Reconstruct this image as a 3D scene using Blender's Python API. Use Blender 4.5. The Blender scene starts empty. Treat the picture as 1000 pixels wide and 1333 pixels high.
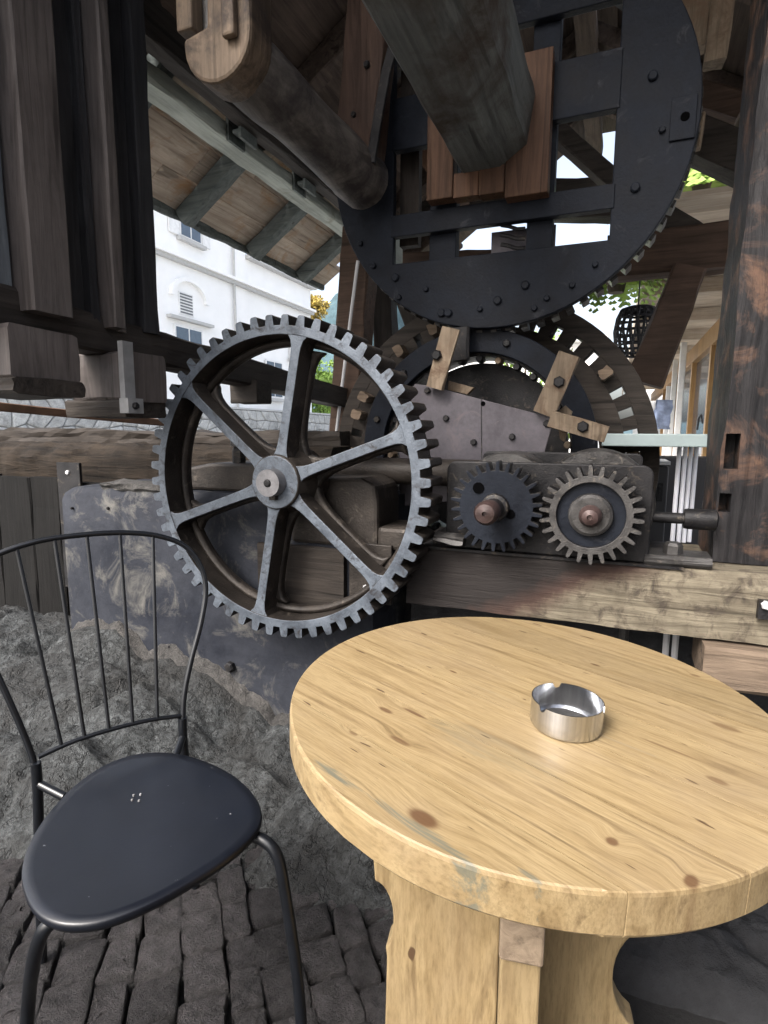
import bpy, bmesh, math, random
from mathutils import Vector, Matrix, noise
random.seed(7)
sc = bpy.context.scene
R = math.radians
col = sc.collection

# ------------------------------------------------------------------ camera
FPX, PITCH, ROLL, YAW, CAMH = 735.0, R(-8.0), R(0.3), R(22.0), 1.22
_fw = Vector((-math.sin(YAW)*math.cos(PITCH), math.cos(YAW)*math.cos(PITCH), math.sin(PITCH)))
_r = Vector((math.cos(YAW), math.sin(YAW), 0)); _u = _r.cross(_fw)
CR = _r*math.cos(ROLL)+_u*math.sin(ROLL); CU = -_r*math.sin(ROLL)+_u*math.cos(ROLL)
cd = bpy.data.cameras.new("camera"); cam = bpy.data.objects.new("camera", cd); col.objects.link(cam)
cd.sensor_fit = 'HORIZONTAL'; cd.sensor_width = 36; cd.lens = 36*FPX/1000; cd.clip_start = .02; cd.clip_end = 3000
m = Matrix((CR, CU, -_fw)).transposed().to_4x4(); m.translation = (0, 0, CAMH); cam.matrix_world = m
sc.camera = cam

# ------------------------------------------------------------------ sky, sun, exposure
SUN_EL, SUN_AZ = R(46), R(204)          # azimuth clockwise from +Y
w = bpy.data.worlds.new("World"); sc.world = w; w.use_nodes = True
nt = w.node_tree; nt.nodes.clear()
sky = nt.nodes.new('ShaderNodeTexSky'); sky.sky_type = 'NISHITA'; sky.sun_disc = False
sky.sun_elevation = SUN_EL; sky.sun_rotation = SUN_AZ; sky.air_density = 1.0; sky.dust_density = 6.0; sky.ozone_density = 1.0
hs = nt.nodes.new('ShaderNodeHueSaturation'); hs.inputs['Saturation'].default_value = .6
bg = nt.nodes.new('ShaderNodeBackground'); bg.inputs[1].default_value = .15
wo = nt.nodes.new('ShaderNodeOutputWorld')
nt.links.new(sky.outputs[0], hs.inputs['Color']); nt.links.new(hs.outputs[0], bg.inputs[0]); nt.links.new(bg.outputs[0], wo.inputs[0])
sd = bpy.data.lights.new("sun", 'SUN'); sd.energy = 1.5; sd.angle = R(24); sd.color = (1, .98, .96)
so = bpy.data.objects.new("sun", sd); col.objects.link(so)
sdir = Vector((math.sin(SUN_AZ)*math.cos(SUN_EL), math.cos(SUN_AZ)*math.cos(SUN_EL), math.sin(SUN_EL)))
so.rotation_euler = sdir.to_track_quat('Z', 'Y').to_euler(); so.location = (0, -5, 8)
vs = sc.view_settings; vs.view_transform = 'Standard'; vs.look = 'None'; vs.gamma = 1; vs.use_curve_mapping = False; vs.exposure = 1.65

# ------------------------------------------------------------------ measuring: a sight line met with a plane of the place
def ray(px, py): return CR*((px-500)/FPX)-CU*((py-667)/FPX)+_fw
def at(px, py, X=None, Y=None, Z=None):
    d = ray(px, py)
    t = Y/d.y if Y is not None else ((Z-CAMH)/d.z if Z is not None else X/d.x)
    return Vector((0, 0, CAMH))+d*t
def on(px, py, p0, n):
    d = ray(px, py); o = Vector((0, 0, CAMH)); return o+d*((p0-o).dot(n)/d.dot(n))

# ------------------------------------------------------------------ materials
MATS = {}
class NT:
    def __init__(s, name):
        s.m = bpy.data.materials.new(name); s.m.use_nodes = True; s.t = s.m.node_tree
        s.b = s.t.nodes['Principled BSDF']; s.tc = s.n('ShaderNodeTexCoord'); MATS[name] = s.m
    def n(s, ty, **k):
        x = s.t.nodes.new(ty)
        for a, v in k.items(): setattr(x, a, v)
        return x
    def l(s, a, b): s.t.links.new(a, b)
    def mapped(s, scale, rot=(0, 0, 0), loc=None):
        mp = s.n('ShaderNodeMapping'); mp.inputs['Scale'].default_value = scale; mp.inputs['Rotation'].default_value = rot
        oi = s.n('ShaderNodeObjectInfo'); ad = s.n('ShaderNodeVectorMath', operation='ADD')
        mu = s.n('ShaderNodeMath', operation='MULTIPLY'); mu.inputs[1].default_value = 37.0
        s.l(oi.outputs['Random'], mu.inputs[0]); s.l(s.tc.outputs['Object'], mp.inputs[0])
        s.l(mp.outputs[0], ad.inputs[0]); s.l(mu.outputs[0], ad.inputs[1]); return ad.outputs[0]
    def noise(s, vec, scale, detail=6, rough=.6, dist=0):
        x = s.n('ShaderNodeTexNoise'); x.inputs['Scale'].default_value = scale; x.inputs['Detail'].default_value = detail
        x.inputs['Roughness'].default_value = rough; x.inputs['Distortion'].default_value = dist; s.l(vec, x.inputs['Vector']); return x.outputs[0]
    def ramp(s, fac, stops):
        x = s.n('ShaderNodeValToRGB'); e = x.color_ramp.elements
        e[0].position, e[0].color = stops[0][0], (*stops[0][1], 1)
        e[1].position, e[1].color = stops[-1][0], (*stops[-1][1], 1)
        for p, c in stops[1:-1]:
            y = e.new(p); y.color = (*c, 1)
        s.l(fac, x.inputs[0]); return x.outputs[0]
    def mix(s, fac, a, b, mode='MIX'):
        x = s.n('ShaderNodeMix', data_type='RGBA', blend_type=mode)
        for v, i in ((fac, 0), (a, 6), (b, 7)):
            if isinstance(v, (int, float)): x.inputs[i].default_value = v
            elif isinstance(v, tuple): x.inputs[i].default_value = (*v, 1)
            else: s.l(v, x.inputs[i])
        return x.outputs[2]
    def bump(s, h, strength, dist=.01):
        x = s.n('ShaderNodeBump'); x.inputs['Strength'].default_value = strength; x.inputs['Distance'].default_value = dist
        s.l(h, x.inputs['Height']); s.l(x.outputs[0], s.b.inputs['Normal'])
    def rnd(s, c, amt=.25):
        oi = s.n('ShaderNodeObjectInfo'); mr = s.n('ShaderNodeMapRange'); mr.inputs[3].default_value = 1-amt; mr.inputs[4].default_value = 1+amt
        s.l(oi.outputs['Random'], mr.inputs[0]); h = s.n('ShaderNodeHueSaturation'); s.l(mr.outputs[0], h.inputs['Value']); s.l(c, h.inputs['Color']); return h.outputs[0]
    def out(s, c, rough=.7, metal=0, spec=.5):
        s.l(c, s.b.inputs['Base Color'])
        if isinstance(rough, (int, float)): s.b.inputs['Roughness'].default_value = rough
        else: s.l(rough, s.b.inputs['Roughness'])
        s.b.inputs['Metallic'].default_value = metal; s.b.inputs['Specular IOR Level'].default_value = spec
        return s.m
def lrp(a, b, t): return tuple(x+(y-x)*t for x, y in zip(a, b))
def wood(name, c0, c1, axis='Y', rough=.75, bump=.5, stain=None, samt=.5, sscale=2.5, fine=34, rnd=.2):
    s = NT(name); st = {'X': (.07, 1, 1), 'Y': (1, .07, 1), 'Z': (1, 1, .07)}[axis]
    v = s.mapped(st); g = s.noise(v, fine, 9, .68, .7); iso = s.mapped((1, 1, 1)); bl = s.noise(iso, sscale, 6, .62, .3)
    c = s.ramp(g, [(.3, c0), (.5, lrp(c0, c1, .55)), (.72, c1)])
    crk = s.ramp(s.noise(v, fine*.45, 4, .5, 1.2), [(.30, (.25, .25, .25)), (.38, (1, 1, 1))])
    c = s.mix(.75, c, crk, 'MULTIPLY')
    c = s.mix(s.ramp(bl, [(.35, (0, 0, 0)), (.7, (.55, .55, .55))]), c, lrp(c0, (0, 0, 0), .35))
    if stain: c = s.mix(s.ramp(s.noise(iso, sscale*1.7, 8, .7, .6), [(.62-samt*.3, (0, 0, 0)), (.74-samt*.2, (1, 1, 1))]), c, stain)
    h = s.mix(.4, g, crk, 'MULTIPLY'); s.bump(h, bump, .008)
    return s.out(s.rnd(c, rnd), rough, 0, .18)
def metal(name, c0, c1, rough=.5, mt=.4, sp=None, samt=.4, scale=5, bump=.25, spec=.3):
    s = NT(name); iso = s.mapped((1, 1, 1)); a = s.noise(iso, scale, 8, .65, .3); f = s.noise(iso, scale*14, 5, .6)
    c = s.ramp(a, [(.32, c0), (.68, c1)]); c = s.mix(.35, c, s.ramp(f, [(.3, (.45, .45, .45)), (.65, (1.0, 1.0, 1.0))]), 'MULTIPLY')
    if sp: c = s.mix(s.ramp(s.noise(iso, scale*1.8, 9, .72, .8), [(.66-samt*.3, (0, 0, 0)), (.76-samt*.2, (1, 1, 1))]), c, sp)
    rr = s.ramp(a, [(.3, (rough-.12,)*3), (.7, (rough+.15,)*3)]); s.bump(f, bump, .003)
    return s.out(c, rr, mt, spec)
def stone(name, c0, c1, scale=6, bump=.8, rough=.85, sp=None, rnd=.2, dist=.02):
    s = NT(name); iso = s.mapped((1, 1, 1)); a = s.noise(iso, scale, 12, .74, .1); b = s.noise(iso, scale*9, 6, .7)
    c = s.ramp(a, [(.3, c0), (.52, lrp(c0, c1, .6)), (.72, c1)]); c = s.mix(.6, c, s.ramp(b, [(.3, (.35, .35, .35)), (.62, (1, 1, 1))]), 'MULTIPLY')
    if sp: c = s.mix(s.ramp(s.noise(iso, scale*.7, 7, .7, .6), [(.5, (0, 0, 0)), (.62, (1, 1, 1))]), c, sp)
    h = s.mix(.5, a, b); s.bump(h, bump, dist)
    return s.out(s.rnd(c, rnd), rough)
def plain(name, c, rough=.5, mt=0, var=.12, scale=8, bump=.05):
    s = NT(name); a = s.noise(s.mapped((1, 1, 1)), scale, 6, .6); k = s.ramp(a, [(.3, tuple(x*(1-var) for x in c)), (.7, tuple(min(1, x*(1+var)) for x in c))])
    s.bump(a, bump, .003); return s.out(k, rough, mt)

wood('dark_timber', (.012, .010, .009), (.055, .046, .040), 'Y', .7, .6)
wood('dark_timber_x', (.012, .010, .009), (.060, .050, .042), 'X', .7, .7)
wood('dark_timber_z', (.012, .010, .009), (.055, .045, .038), 'Z', .7, .6)
wood('batten_brown', (.05, .042, .039), (.165, .142, .132), 'Z', .6, .35)
wood('roof_plank', (.028, .021, .017), (.10, .074, .060), 'Y', .8, .6, rnd=.35)
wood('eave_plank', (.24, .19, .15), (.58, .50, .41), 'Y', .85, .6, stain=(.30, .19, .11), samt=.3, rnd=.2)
wood('eave_grey', (.26, .29, .26), (.56, .60, .55), 'Y', .8, .5, stain=(.25, .25, .20), samt=.2)
wood('rafter_grey', (.07, .085, .085), (.19, .21, .20), 'X', .8, .5)
wood('axle_timber', (.065, .070, .068), (.20, .212, .206), 'Y', .6, .7, stain=(.05, .038, .03), samt=.6, sscale=2)
wood('brown_post', (.025, .015, .011), (.10, .062, .046), 'Z', .65, .5)
wood('brown_beam', (.03, .02, .014), (.10, .062, .045), 'X', .7, .5)
wood('red_board', (.04, .021, .013), (.145, .08, .05), 'Z', .6, .5)
wood('arm_wood', (.07, .053, .037), (.25, .195, .14), 'Z', .75, .6, stain=(.09, .06, .04), samt=.45, sscale=6)
wood('log_wood', (.06, .053, .048), (.20, .18, .162), 'Y', .55, .5, stain=(.035, .03, .03), samt=.6, sscale=3)
wood('yoke_wood', (.055, .040, .028), (.21, .155, .11), 'Z', .6, .6, stain=(.04, .03, .025), samt=.5, sscale=4)
wood('rotten_wood', (.004, .0034, .003), (.048, .036, .026), 'X', .9, 1.8, fine=30)
wood('charred_wood', (.004, .004, .005), (.035, .033, .034), 'Z', .5, 1.8, stain=(.105, .062, .043), samt=.42, sscale=4.2)
wood('beam_pale', (.15, .115, .075), (.42, .35, .24), 'X', .8, .6, stain=(.10, .055, .035), samt=.25, sscale=3)
wood('grey_brown_wood', (.08, .06, .045), (.24, .18, .13), 'X', .85, .8)
wood('pale_ceiling', (.42, .34, .26), (.72, .64, .53), 'X', .7, .3)
wood('batten_grey', (.05, .056, .064), (.15, .165, .18), 'Z', .6, .35)
wood('recess_shade_plank', (.010, .0098, .0105), (.040, .039, .042), 'Z', .7, .6)  # shade on the recessed boards put into their colour
wood('cleat_wood', (.16, .12, .085), (.33, .255, .18), 'Y', .6, .4)
wood('honey_wood', (.30, .17, .07), (.50, .31, .14), 'Z', .5, .3)
metal('gear_iron', (.046, .055, .069), (.138, .16, .19), .5, .25, (.026, .025, .027), .45, 13, .6)
metal('gear_dark', (.013, .011, .010), (.050, .042, .036), .5, .3, (.10, .085, .07), .3, 9, .6)
metal('disc_paint', (.0055, .0065, .0095), (.015, .018, .025), .5, .03, (.034, .036, .042), .22, 7, .5, .08)
metal('black_iron', (.006, .006, .007), (.024, .023, .024), .45, .15, (.075, .063, .05), .33, 14, .5, .2)
metal('greasy_iron', (.018, .017, .017), (.075, .072, .070), .38, .3, (.13, .115, .098), .34, 17, .6)
metal('plate_iron', (.052, .047, .055), (.105, .096, .108), .55, .15, (.10, .085, .09), .3, 5, .2)
metal('shaft_iron', (.11, .11, .115), (.22, .215, .225), .4, .5, (.10, .09, .09), .3, 9)
metal('red_knob', (.024, .016, .015), (.08, .052, .048), .35, .2, (.05, .03, .03), .3, 12)
metal('blue_block', (.010, .012, .018), (.036, .039, .048), .72, .0, (.095, .092, .085), .46, 2.6, 1.0, .15)
s = NT('rock'); iso = s.mapped((1, 1, 1)); A = s.noise(iso, 3.2, 6, .65, .1); B = s.noise(iso, 19, 10, .76); C = s.noise(iso, 150, 6, .75); D = s.noise(s.mapped((1, 1, .35)), 34, 8, .75, .3)
c = s.ramp(B, [(.30, (.011, .012, .013)), (.46, (.054, .059, .060)), (.58, (.110, .118, .120)), (.72, (.24, .256, .258))])
c = s.mix(.85, c, s.ramp(C, [(.32, (.18, .18, .18)), (.5, (.75, .75, .75)), (.66, (1.25, 1.25, 1.25))]), 'MULTIPLY')
c = s.mix(s.ramp(A, [(.44, (0, 0, 0)), (.60, (.8, .8, .8))]), c, (.024, .023, .021)); c = s.mix(s.ramp(D, [(.62, (0, 0, 0)), (.70, (.8, .8, .8))]), c, (.012, .012, .012))
vo = s.n('ShaderNodeTexVoronoi', feature='DISTANCE_TO_EDGE'); vo.inputs['Scale'].default_value = 5.5; wv_ = s.n('ShaderNodeVectorMath', operation='ADD'); nn = s.n('ShaderNodeTexNoise'); nn.inputs['Scale'].default_value = 6; nn.inputs['Detail'].default_value = 5
s.l(iso, nn.inputs['Vector']); s.l(iso, wv_.inputs[0]); s.l(nn.outputs['Color'], wv_.inputs[1]); s.l(wv_.outputs[0], vo.inputs['Vector'])
ck = s.ramp(vo.outputs['Distance'], [(.0, (.12, .12, .12)), (.035, (1, 1, 1))]); c = s.mix(.8, c, ck, 'MULTIPLY')
pit = s.ramp(s.noise(iso, 60, 4, .6), [(.36, (.25, .25, .25)), (.46, (1, 1, 1))]); c = s.mix(.7, c, pit, 'MULTIPLY')
h1 = s.mix(.45, B, C); h1 = s.mix(.35, h1, D); h1 = s.mix(.5, h1, ck, 'MULTIPLY'); h1 = s.mix(.3, h1, pit, 'MULTIPLY'); s.bump(h1, 1.0, .05); s.out(c, s.ramp(A, [(.4, (.9,)*3), (.62, (.5,)*3)]))
stone('mortar', (.032, .031, .030), (.20, .188, .176), 15, 1.8, .95, dist=.03)
stone('cobble', (.034, .030, .031), (.27, .247, .252), 26, 2.2, .40, rnd=.35, dist=.025)
stone('dirt_and_shade', (.006, .006, .006), (.022, .021, .02), 8, .8, .9)
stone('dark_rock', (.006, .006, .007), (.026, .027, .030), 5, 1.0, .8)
stone('wall_stone', (.28, .28, .27), (.60, .60, .58), 3, .6, .9, rnd=.2)
stone('joint_stone', (.16, .16, .155), (.30, .30, .29), 3, .6, .9)
stone('asphalt', (.28, .28, .27), (.42, .42, .41), 2, .3, .9)
stone('hazy_forest', (.035, .075, .095), (.10, .17, .19), .02, .3, .95, dist=4)  # distance haze put into the colour as a blue tint
plain('render_white', (.86, .86, .85), .85, 0, .04, 1.5)
plain('trim_grey', (.45, .45, .44), .8, 0, .06)
plain('frame_white', (.75, .75, .74), .5)
plain('pane', (.07, .10, .14), .08)
plain('louver_dark', (.14, .15, .16), .6)
plain('chair_paint', (.005, .006, .008), .30, 0, .2, 30)
plain('counter_paint', (.26, .32, .325), .55)
plain('pipe_white', (.62, .63, .68), .35)
plain('cabinet_black', (.02, .02, .023), .5)
plain('leaf_green', (.10, .20, .035), .6, 0, .5, 3)
plain('leaf_yellow', (.34, .25, .05), .6, 0, .4, 3)
plain('leaf_lime', (.22, .34, .06), .6, 0, .5, 3)
plain('bark', (.06, .045, .035), .9)
plain('blue_cloth', (.16, .20, .30), .8, 0, .7, 5)
stone('ash_grey', (.008, .008, .008), (.06, .057, .055), 60, 1, .9)
plain('void_black', (.0012, .0012, .0014), .9); MATS['void_black'].node_tree.nodes['Principled BSDF'].inputs['Specular IOR Level'].default_value = .02
wood('shade_black_plank', (.0015, .0014, .0013), (.008, .0072, .0066), 'Z', .8, .6)  # near-black: shade over the left plank front carried by its colour
plain('clamp_grey', (.20, .20, .20), .6, 0, .4)
plain('cable_grey', (.45, .45, .46), .5)
plain('rust_rail', (.16, .09, .055), .7, 0, .3)
s = NT('seat_paint'); iso = s.mapped((1, 1, 1)); a = s.noise(iso, 4, 5, .6); f = s.noise(iso, 260, 3, .6)
c = s.ramp(a, [(.3, (.0025, .0035, .0065)), (.7, (.005, .0065, .011))])
sp_ = s.ramp(s.noise(iso, 75, 2, .5), [(.765, (0, 0, 0)), (.79, (1, 1, 1))]); c = s.mix(sp_, c, (.12, .125, .135))
rr = s.ramp(s.noise(iso, 7, 7, .7), [(.3, (.26,)*3), (.7, (.42,)*3)]); s.bump(f, .10, .001); s.out(c, rr, 0, .5)
s = NT('steel'); v = s.n('ShaderNodeMapping'); v.inputs['Scale'].default_value = (60, 60, 1); s.l(s.tc.outputs['Object'], v.inputs[0])
g = s.noise(v.outputs[0], 3, 3, .5); s.out(s.ramp(g, [(.3, (.44, .45, .47)), (.7, (.64, .65, .67))]), .24, 1.0)
# varnished pine of the table, grain along local X
def pine(name, rot, loc_axis_scale, knots=()):
    s = NT(name); mp = s.n('ShaderNodeMapping'); mp.inputs['Rotation'].default_value = rot; s.l(s.tc.outputs['Object'], mp.inputs[0])
    oi = s.n('ShaderNodeObjectInfo'); mu = s.n('ShaderNodeMath', operation='MULTIPLY'); mu.inputs[1].default_value = 23.; s.l(oi.outputs['Random'], mu.inputs[0])
    base = mp.outputs[0]
    warp = None
    km = None
    for (kx, ky, ka, kb, dk) in knots:
        mk = s.n('ShaderNodeMapping'); mk.inputs['Location'].default_value = (-kx/ka, -ky/kb, 0); mk.inputs['Scale'].default_value = (1/ka, 1/kb, .0)
        s.l(base, mk.inputs[0]); ln = s.n('ShaderNodeVectorMath', operation='LENGTH'); s.l(mk.outputs[0], ln.inputs[0])
        mr = s.n('ShaderNodeMapRange', interpolation_type='SMOOTHSTEP'); mr.inputs[1].default_value = .55; mr.inputs[2].default_value = 1.15; mr.inputs[3].default_value = dk; mr.inputs[4].default_value = 0
        s.l(ln.outputs['Value'], mr.inputs[0])
        m2 = s.n('ShaderNodeMapRange', interpolation_type='SMOOTHSTEP'); m2.inputs[1].default_value = .5; m2.inputs[2].default_value = 4.0; m2.inputs[3].default_value = .012; m2.inputs[4].default_value = 0
        s.l(ln.outputs['Value'], m2.inputs[0])
        if km is None: km, warp = mr.outputs[0], m2.outputs[0]
        else:
            x = s.n('ShaderNodeMath', operation='MAXIMUM'); s.l(km, x.inputs[0]); s.l(mr.outputs[0], x.inputs[1]); km = x.outputs[0]
            x = s.n('ShaderNodeMath', operation='ADD'); s.l(warp, x.inputs[0]); s.l(m2.outputs[0], x.inputs[1]); warp = x.outputs[0]
    sx = s.n('ShaderNodeSeparateXYZ'); s.l(base, sx.inputs[0]); cb = s.n('ShaderNodeCombineXYZ')
    xs = s.n('ShaderNodeMath', operation='MULTIPLY'); xs.inputs[1].default_value = .05; s.l(sx.outputs[0], xs.inputs[0])
    xa = s.n('ShaderNodeMath', operation='ADD'); s.l(xs.outputs[0], xa.inputs[0]); s.l(mu.outputs[0], xa.inputs[1]); s.l(xa.outputs[0], cb.inputs[0])
    if warp is not None:
        ya = s.n('ShaderNodeMath', operation='ADD'); s.l(sx.outputs[1], ya.inputs[0]); s.l(warp, ya.inputs[1]); s.l(ya.outputs[0], cb.inputs[1])
    else: s.l(sx.outputs[1], cb.inputs[1])
    zs = s.n('ShaderNodeMath', operation='MULTIPLY'); zs.inputs[1].default_value = .35; s.l(sx.outputs[2], zs.inputs[0]); s.l(zs.outputs[0], cb.inputs[2]); v = cb.outputs[0]
    rings = s.noise(v, 62, 4, .6, .5); fib = s.noise(v, 420, 6, .75); blotch = s.noise(base, 5, 6, .6, .5)
    c = s.ramp(rings, [(.28, (.138, .095, .046)), (.42, (.208, .150, .076)), (.58, (.252, .188, .100)), (.70, (.152, .107, .055))])
    c = s.mix(.62, c, s.ramp(fib, [(.32, (.40, .36, .30)), (.56, (1, 1, 1))]), 'MULTIPLY')
    scr = s.n('ShaderNodeMapping'); scr.inputs['Scale'].default_value = (3, 55, 5); scr.inputs['Rotation'].default_value = (0, 0, .9); s.l(base, scr.inputs[0]); c = s.mix(s.ramp(s.noise(scr.outputs[0], 2.2, 3, .5), [(.70, (0, 0, 0)), (.73, (.35, .35, .35))]), c, (.34, .27, .17))
    c = s.mix(s.ramp(blotch, [(.45, (0, 0, 0)), (.75, (.40, .40, .40))]), c, (.17, .125, .078))
    wr = s.noise(v, 26, 6, .75, 1.2); blue = s.ramp(wr, [(.67, (0, 0, 0)), (.74, (.38, .38, .38))])
    c = s.mix(blue, c, (.15, .135, .105))
    sc_ = s.n('ShaderNodeMapping'); sc_.inputs['Scale'].default_value = (14, 90, 30); s.l(base, sc_.inputs[0])
    dots = s.ramp(s.noise(sc_.outputs[0], 1.0, 2, .4), [(.705, (0, 0, 0)), (.73, (1, 1, 1))]); c = s.mix(dots, c, (.065, .038, .02))
    if km is not None:
        c = s.mix(km, c, (.07, .034, .016))
        for (kx, ky, ka, kb, fa) in STAINS:
            mk = s.n('ShaderNodeMapping'); mk.inputs['Location'].default_value = (-kx/ka, -ky/kb, 0); mk.inputs['Scale'].default_value = (1/ka, 1/kb, .0)
            s.l(base, mk.inputs[0]); ln = s.n('ShaderNodeVectorMath', operation='LENGTH'); s.l(mk.outputs[0], ln.inputs[0])
            mr = s.n('ShaderNodeMapRange', interpolation_type='SMOOTHSTEP'); mr.inputs[1].default_value = .2; mr.inputs[2].default_value = 1.0; mr.inputs[3].default_value = .34; mr.inputs[4].default_value = 0; s.l(ln.outputs['Value'], mr.inputs[0])
            ad = s.n('ShaderNodeMath', operation='ADD'); s.l(mr.outputs[0], ad.inputs[0]); s.l(s.noise(v, 120, 7, .75, .5), ad.inputs[1])
            c = s.mix(s.ramp(ad.outputs[0], [(.74, (0, 0, 0)), (.86, (fa, fa, fa))]), c, (.075, .085, .07))
    rg = s.ramp(s.noise(base, 11, 6, .7), [(.3, (.34,)*3), (.7, (.56,)*3)]); s.bump(fib, .12, .002)
    return s.out(s.rnd(c, .12), rg, 0, .45)

# ------------------------------------------------------------------ mesh helpers
class G:
    def __init__(s): s.bm = bmesh.new()
    def vs(s, pts): return [s.bm.verts.new(p) for p in pts]
    def loft(s, rings, close=True, caps=True):
        rr = [s.vs(r) for r in rings]; n = len(rr[0])
        for a, b in zip(rr[:-1], rr[1:]):
            for i in range(n if close else n-1): s.bm.faces.new((a[i], a[(i+1) % n], b[(i+1) % n], b[i]))
        if caps:
            s.bm.faces.new(rr[0][::-1]); s.bm.faces.new(rr[-1])
        return s
    def box(s, a, b):
        x0, y0, z0 = a; x1, y1, z1 = b
        return s.loft([[(x0, y0, z0), (x1, y0, z0), (x1, y1, z0), (x0, y1, z0)], [(x0, y0, z1), (x1, y0, z1), (x1, y1, z1), (x0, y1, z1)]])
    def prism(s, poly, ax, lo, hi):
        def P(p, h): return {'X': (h, p[0], p[1]), 'Y': (p[0], h, p[1]), 'Z': (p[0], p[1], h)}[ax]
        return s.loft([[P(p, lo) for p in poly], [P(p, hi) for p in poly]])
    def ring(s, outer, inner, lo, hi, ax='Y'):
        def P(p, h): return {'X': (h, p[0], p[1]), 'Y': (p[0], h, p[1]), 'Z': (p[0], p[1], h)}[ax]
        seq = [s.vs([P(p, lo) for p in outer]), s.vs([P(p, hi) for p in outer]), s.vs([P(p, hi) for p in inner]), s.vs([P(p, lo) for p in inner])]
        n = len(outer)
        for k in range(4):
            a, b = seq[k], seq[(k+1) % 4]
            for i in range(n): s.bm.faces.new((a[i], a[(i+1) % n], b[(i+1) % n], b[i]))
        return s
    def tube(s, pts, r, n=8):
        pts = [Vector(p) for p in pts]; rings = []; up = Vector((.13, .21, .97))
        for i, p in enumerate(pts):
            t = (pts[min(i+1, len(pts)-1)]-pts[max(i-1, 0)]).normalized()
            a = t.cross(up)
            if a.length < .1: a = t.cross(Vector((1, 0, 0)))
            a.normalize(); b = a.cross(t).normalized(); up = b
            rad = r[i] if isinstance(r, (list, tuple)) else r
            rings.append([p+(a*math.cos(2*math.pi*k/n)+b*math.sin(2*math.pi*k/n))*rad for k in range(n)])
        return s.loft(rings)
    def lathe(s, prof, c, ax='Y', n=32):
        c = Vector(c); rings = []
        for r, h in prof:
            rg = []
            for k in range(n):
                t = 2*math.pi*k/n; x, y = math.cos(t)*max(r, 1e-4), math.sin(t)*max(r, 1e-4)
                rg.append(c+Vector({'X': (h, x, y), 'Y': (x, h, y), 'Z': (x, y, h)}[ax]))
            rings.append(rg)
        return s.loft(rings)
    def timber(s, p0, p1, wd, ht, up=(0, 0, 1), jit=.004, ch=.008, seg=None, wd1=None, ht1=None):
        p0, p1 = Vector(p0), Vector(p1); t = (p1-p0); L = t.length; t.normalize(); up = Vector(up)
        a = t.cross(up).normalized(); b = a.cross(t).normalized(); seg = seg or max(2, int(L/.08)); rings = []; ofs = random.random()*50
        for i in range(seg+1):
            f = i/seg; W = (wd+((wd1 or wd)-wd)*f)/2; H = (ht+((ht1 or ht)-ht)*f)/2
            c2 = ch; q = [(-W+c2, -H), (0, -H), (W-c2, -H), (W, -H+c2), (W, 0), (W, H-c2), (W-c2, H), (0, H), (-W+c2, H), (-W, H-c2), (-W, 0), (-W, -H+c2)]
            rg = []
            for k, (x, y) in enumerate(q):
                j = noise.noise_vector(Vector((f*L*5+ofs, k*.9, ofs)))*jit*1.8+noise.noise_vector(Vector((f*L*21+ofs, k*1.7, 3)))*jit*.8
                rg.append(p0+t*(L*f)+a*(x+j.x)+b*(y+j.y))
            rings.append(rg)
        return s.loft(rings)
    def build(s, name, mat, parent=None, bevel=0, smooth=None, side=None, face_dir=(0, -1, 0)):
        bmesh.ops.recalc_face_normals(s.bm, faces=s.bm.faces)
        me = bpy.data.meshes.new(name); s.bm.to_mesh(me); s.bm.free()
        me.materials.append(MATS[mat])
        if side:
            me.materials.append(MATS[side]); d = Vector(face_dir)
            for p in me.polygons: p.material_index = 0 if p.normal.dot(d) > .7 else 1
        if smooth:
            for p in me.polygons: p.use_smooth = True
            me.set_sharp_from_angle(angle=R(smooth))
        o = bpy.data.objects.new(name, me); col.objects.link(o)
        if bevel:
            b = o.modifiers.new('bevel', 'BEVEL'); b.width = bevel; b.segments = 2; b.limit_method = 'ANGLE'; b.angle_limit = R(35); b.harden_normals = False
        if parent:
            o.parent = parent
            if 'loc' not in parent: o.matrix_parent_inverse = parent.matrix_basis.inverted()
        return o
def thing(name, label, cat, loc=(0, 0, 0), group=None, rot=None, local=False):
    o = bpy.data.objects.new(name, None); col.objects.link(o); o.location = loc; o.empty_display_size = .05
    if rot: o.rotation_euler = rot
    o['label'] = label; o['category'] = cat
    if group: o['group'] = group
    return o
def tag(o, label, cat, group=None):
    o['label'] = label; o['category'] = cat
    if group: o['group'] = group
    return o
def local(o, parent):       # child built in its parent's own axes
    o.parent = parent; o.matrix_parent_inverse = Matrix(); return o
def circ(cx, cz, r, n, ph=0): return [(cx+r*math.cos(ph+2*math.pi*k/n), cz+r*math.sin(ph+2*math.pi*k/n)) for k in range(n)]
def gearline(cx, cz, N, rr, rt, ph=0, wr=.27, wt=.16, jit=0):
    o = []; p = 2*math.pi/N
    for i in range(N):
        a = ph+i*p; e = random.uniform(-jit, jit)
        for r, d in ((rr, -wr), (rt-.004+e, -wt-.02), (rt+e, -wt+.05), (rt+e, wt-.05), (rt-.004+e, wt+.02), (rr, wr)): o.append((cx+r*math.cos(a+d*p), cz+r*math.sin(a+d*p)))
    return o
def radial(poly, cx, cz, r): return [(cx+(x-cx)*r/math.hypot(x-cx, z-cz), cz+(z-cz)*r/math.hypot(x-cx, z-cz)) for x, z in poly]
def bolt(name, p, r, h, mat, parent, ax=(0, -1, 0), n=6):
    p = Vector(p); d = Vector(ax); a = d.orthogonal().normalized(); b = d.cross(a); ph = random.random()
    rg = lambda rad, t: [p+d*t+(a*math.cos(ph+6.2832*k/n)+b*math.sin(ph+6.2832*k/n))*rad for k in range(n)]
    return G().loft([rg(r, -.003), rg(r, h*.7), rg(r*.75, h)]).build(name, mat, parent)
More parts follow.
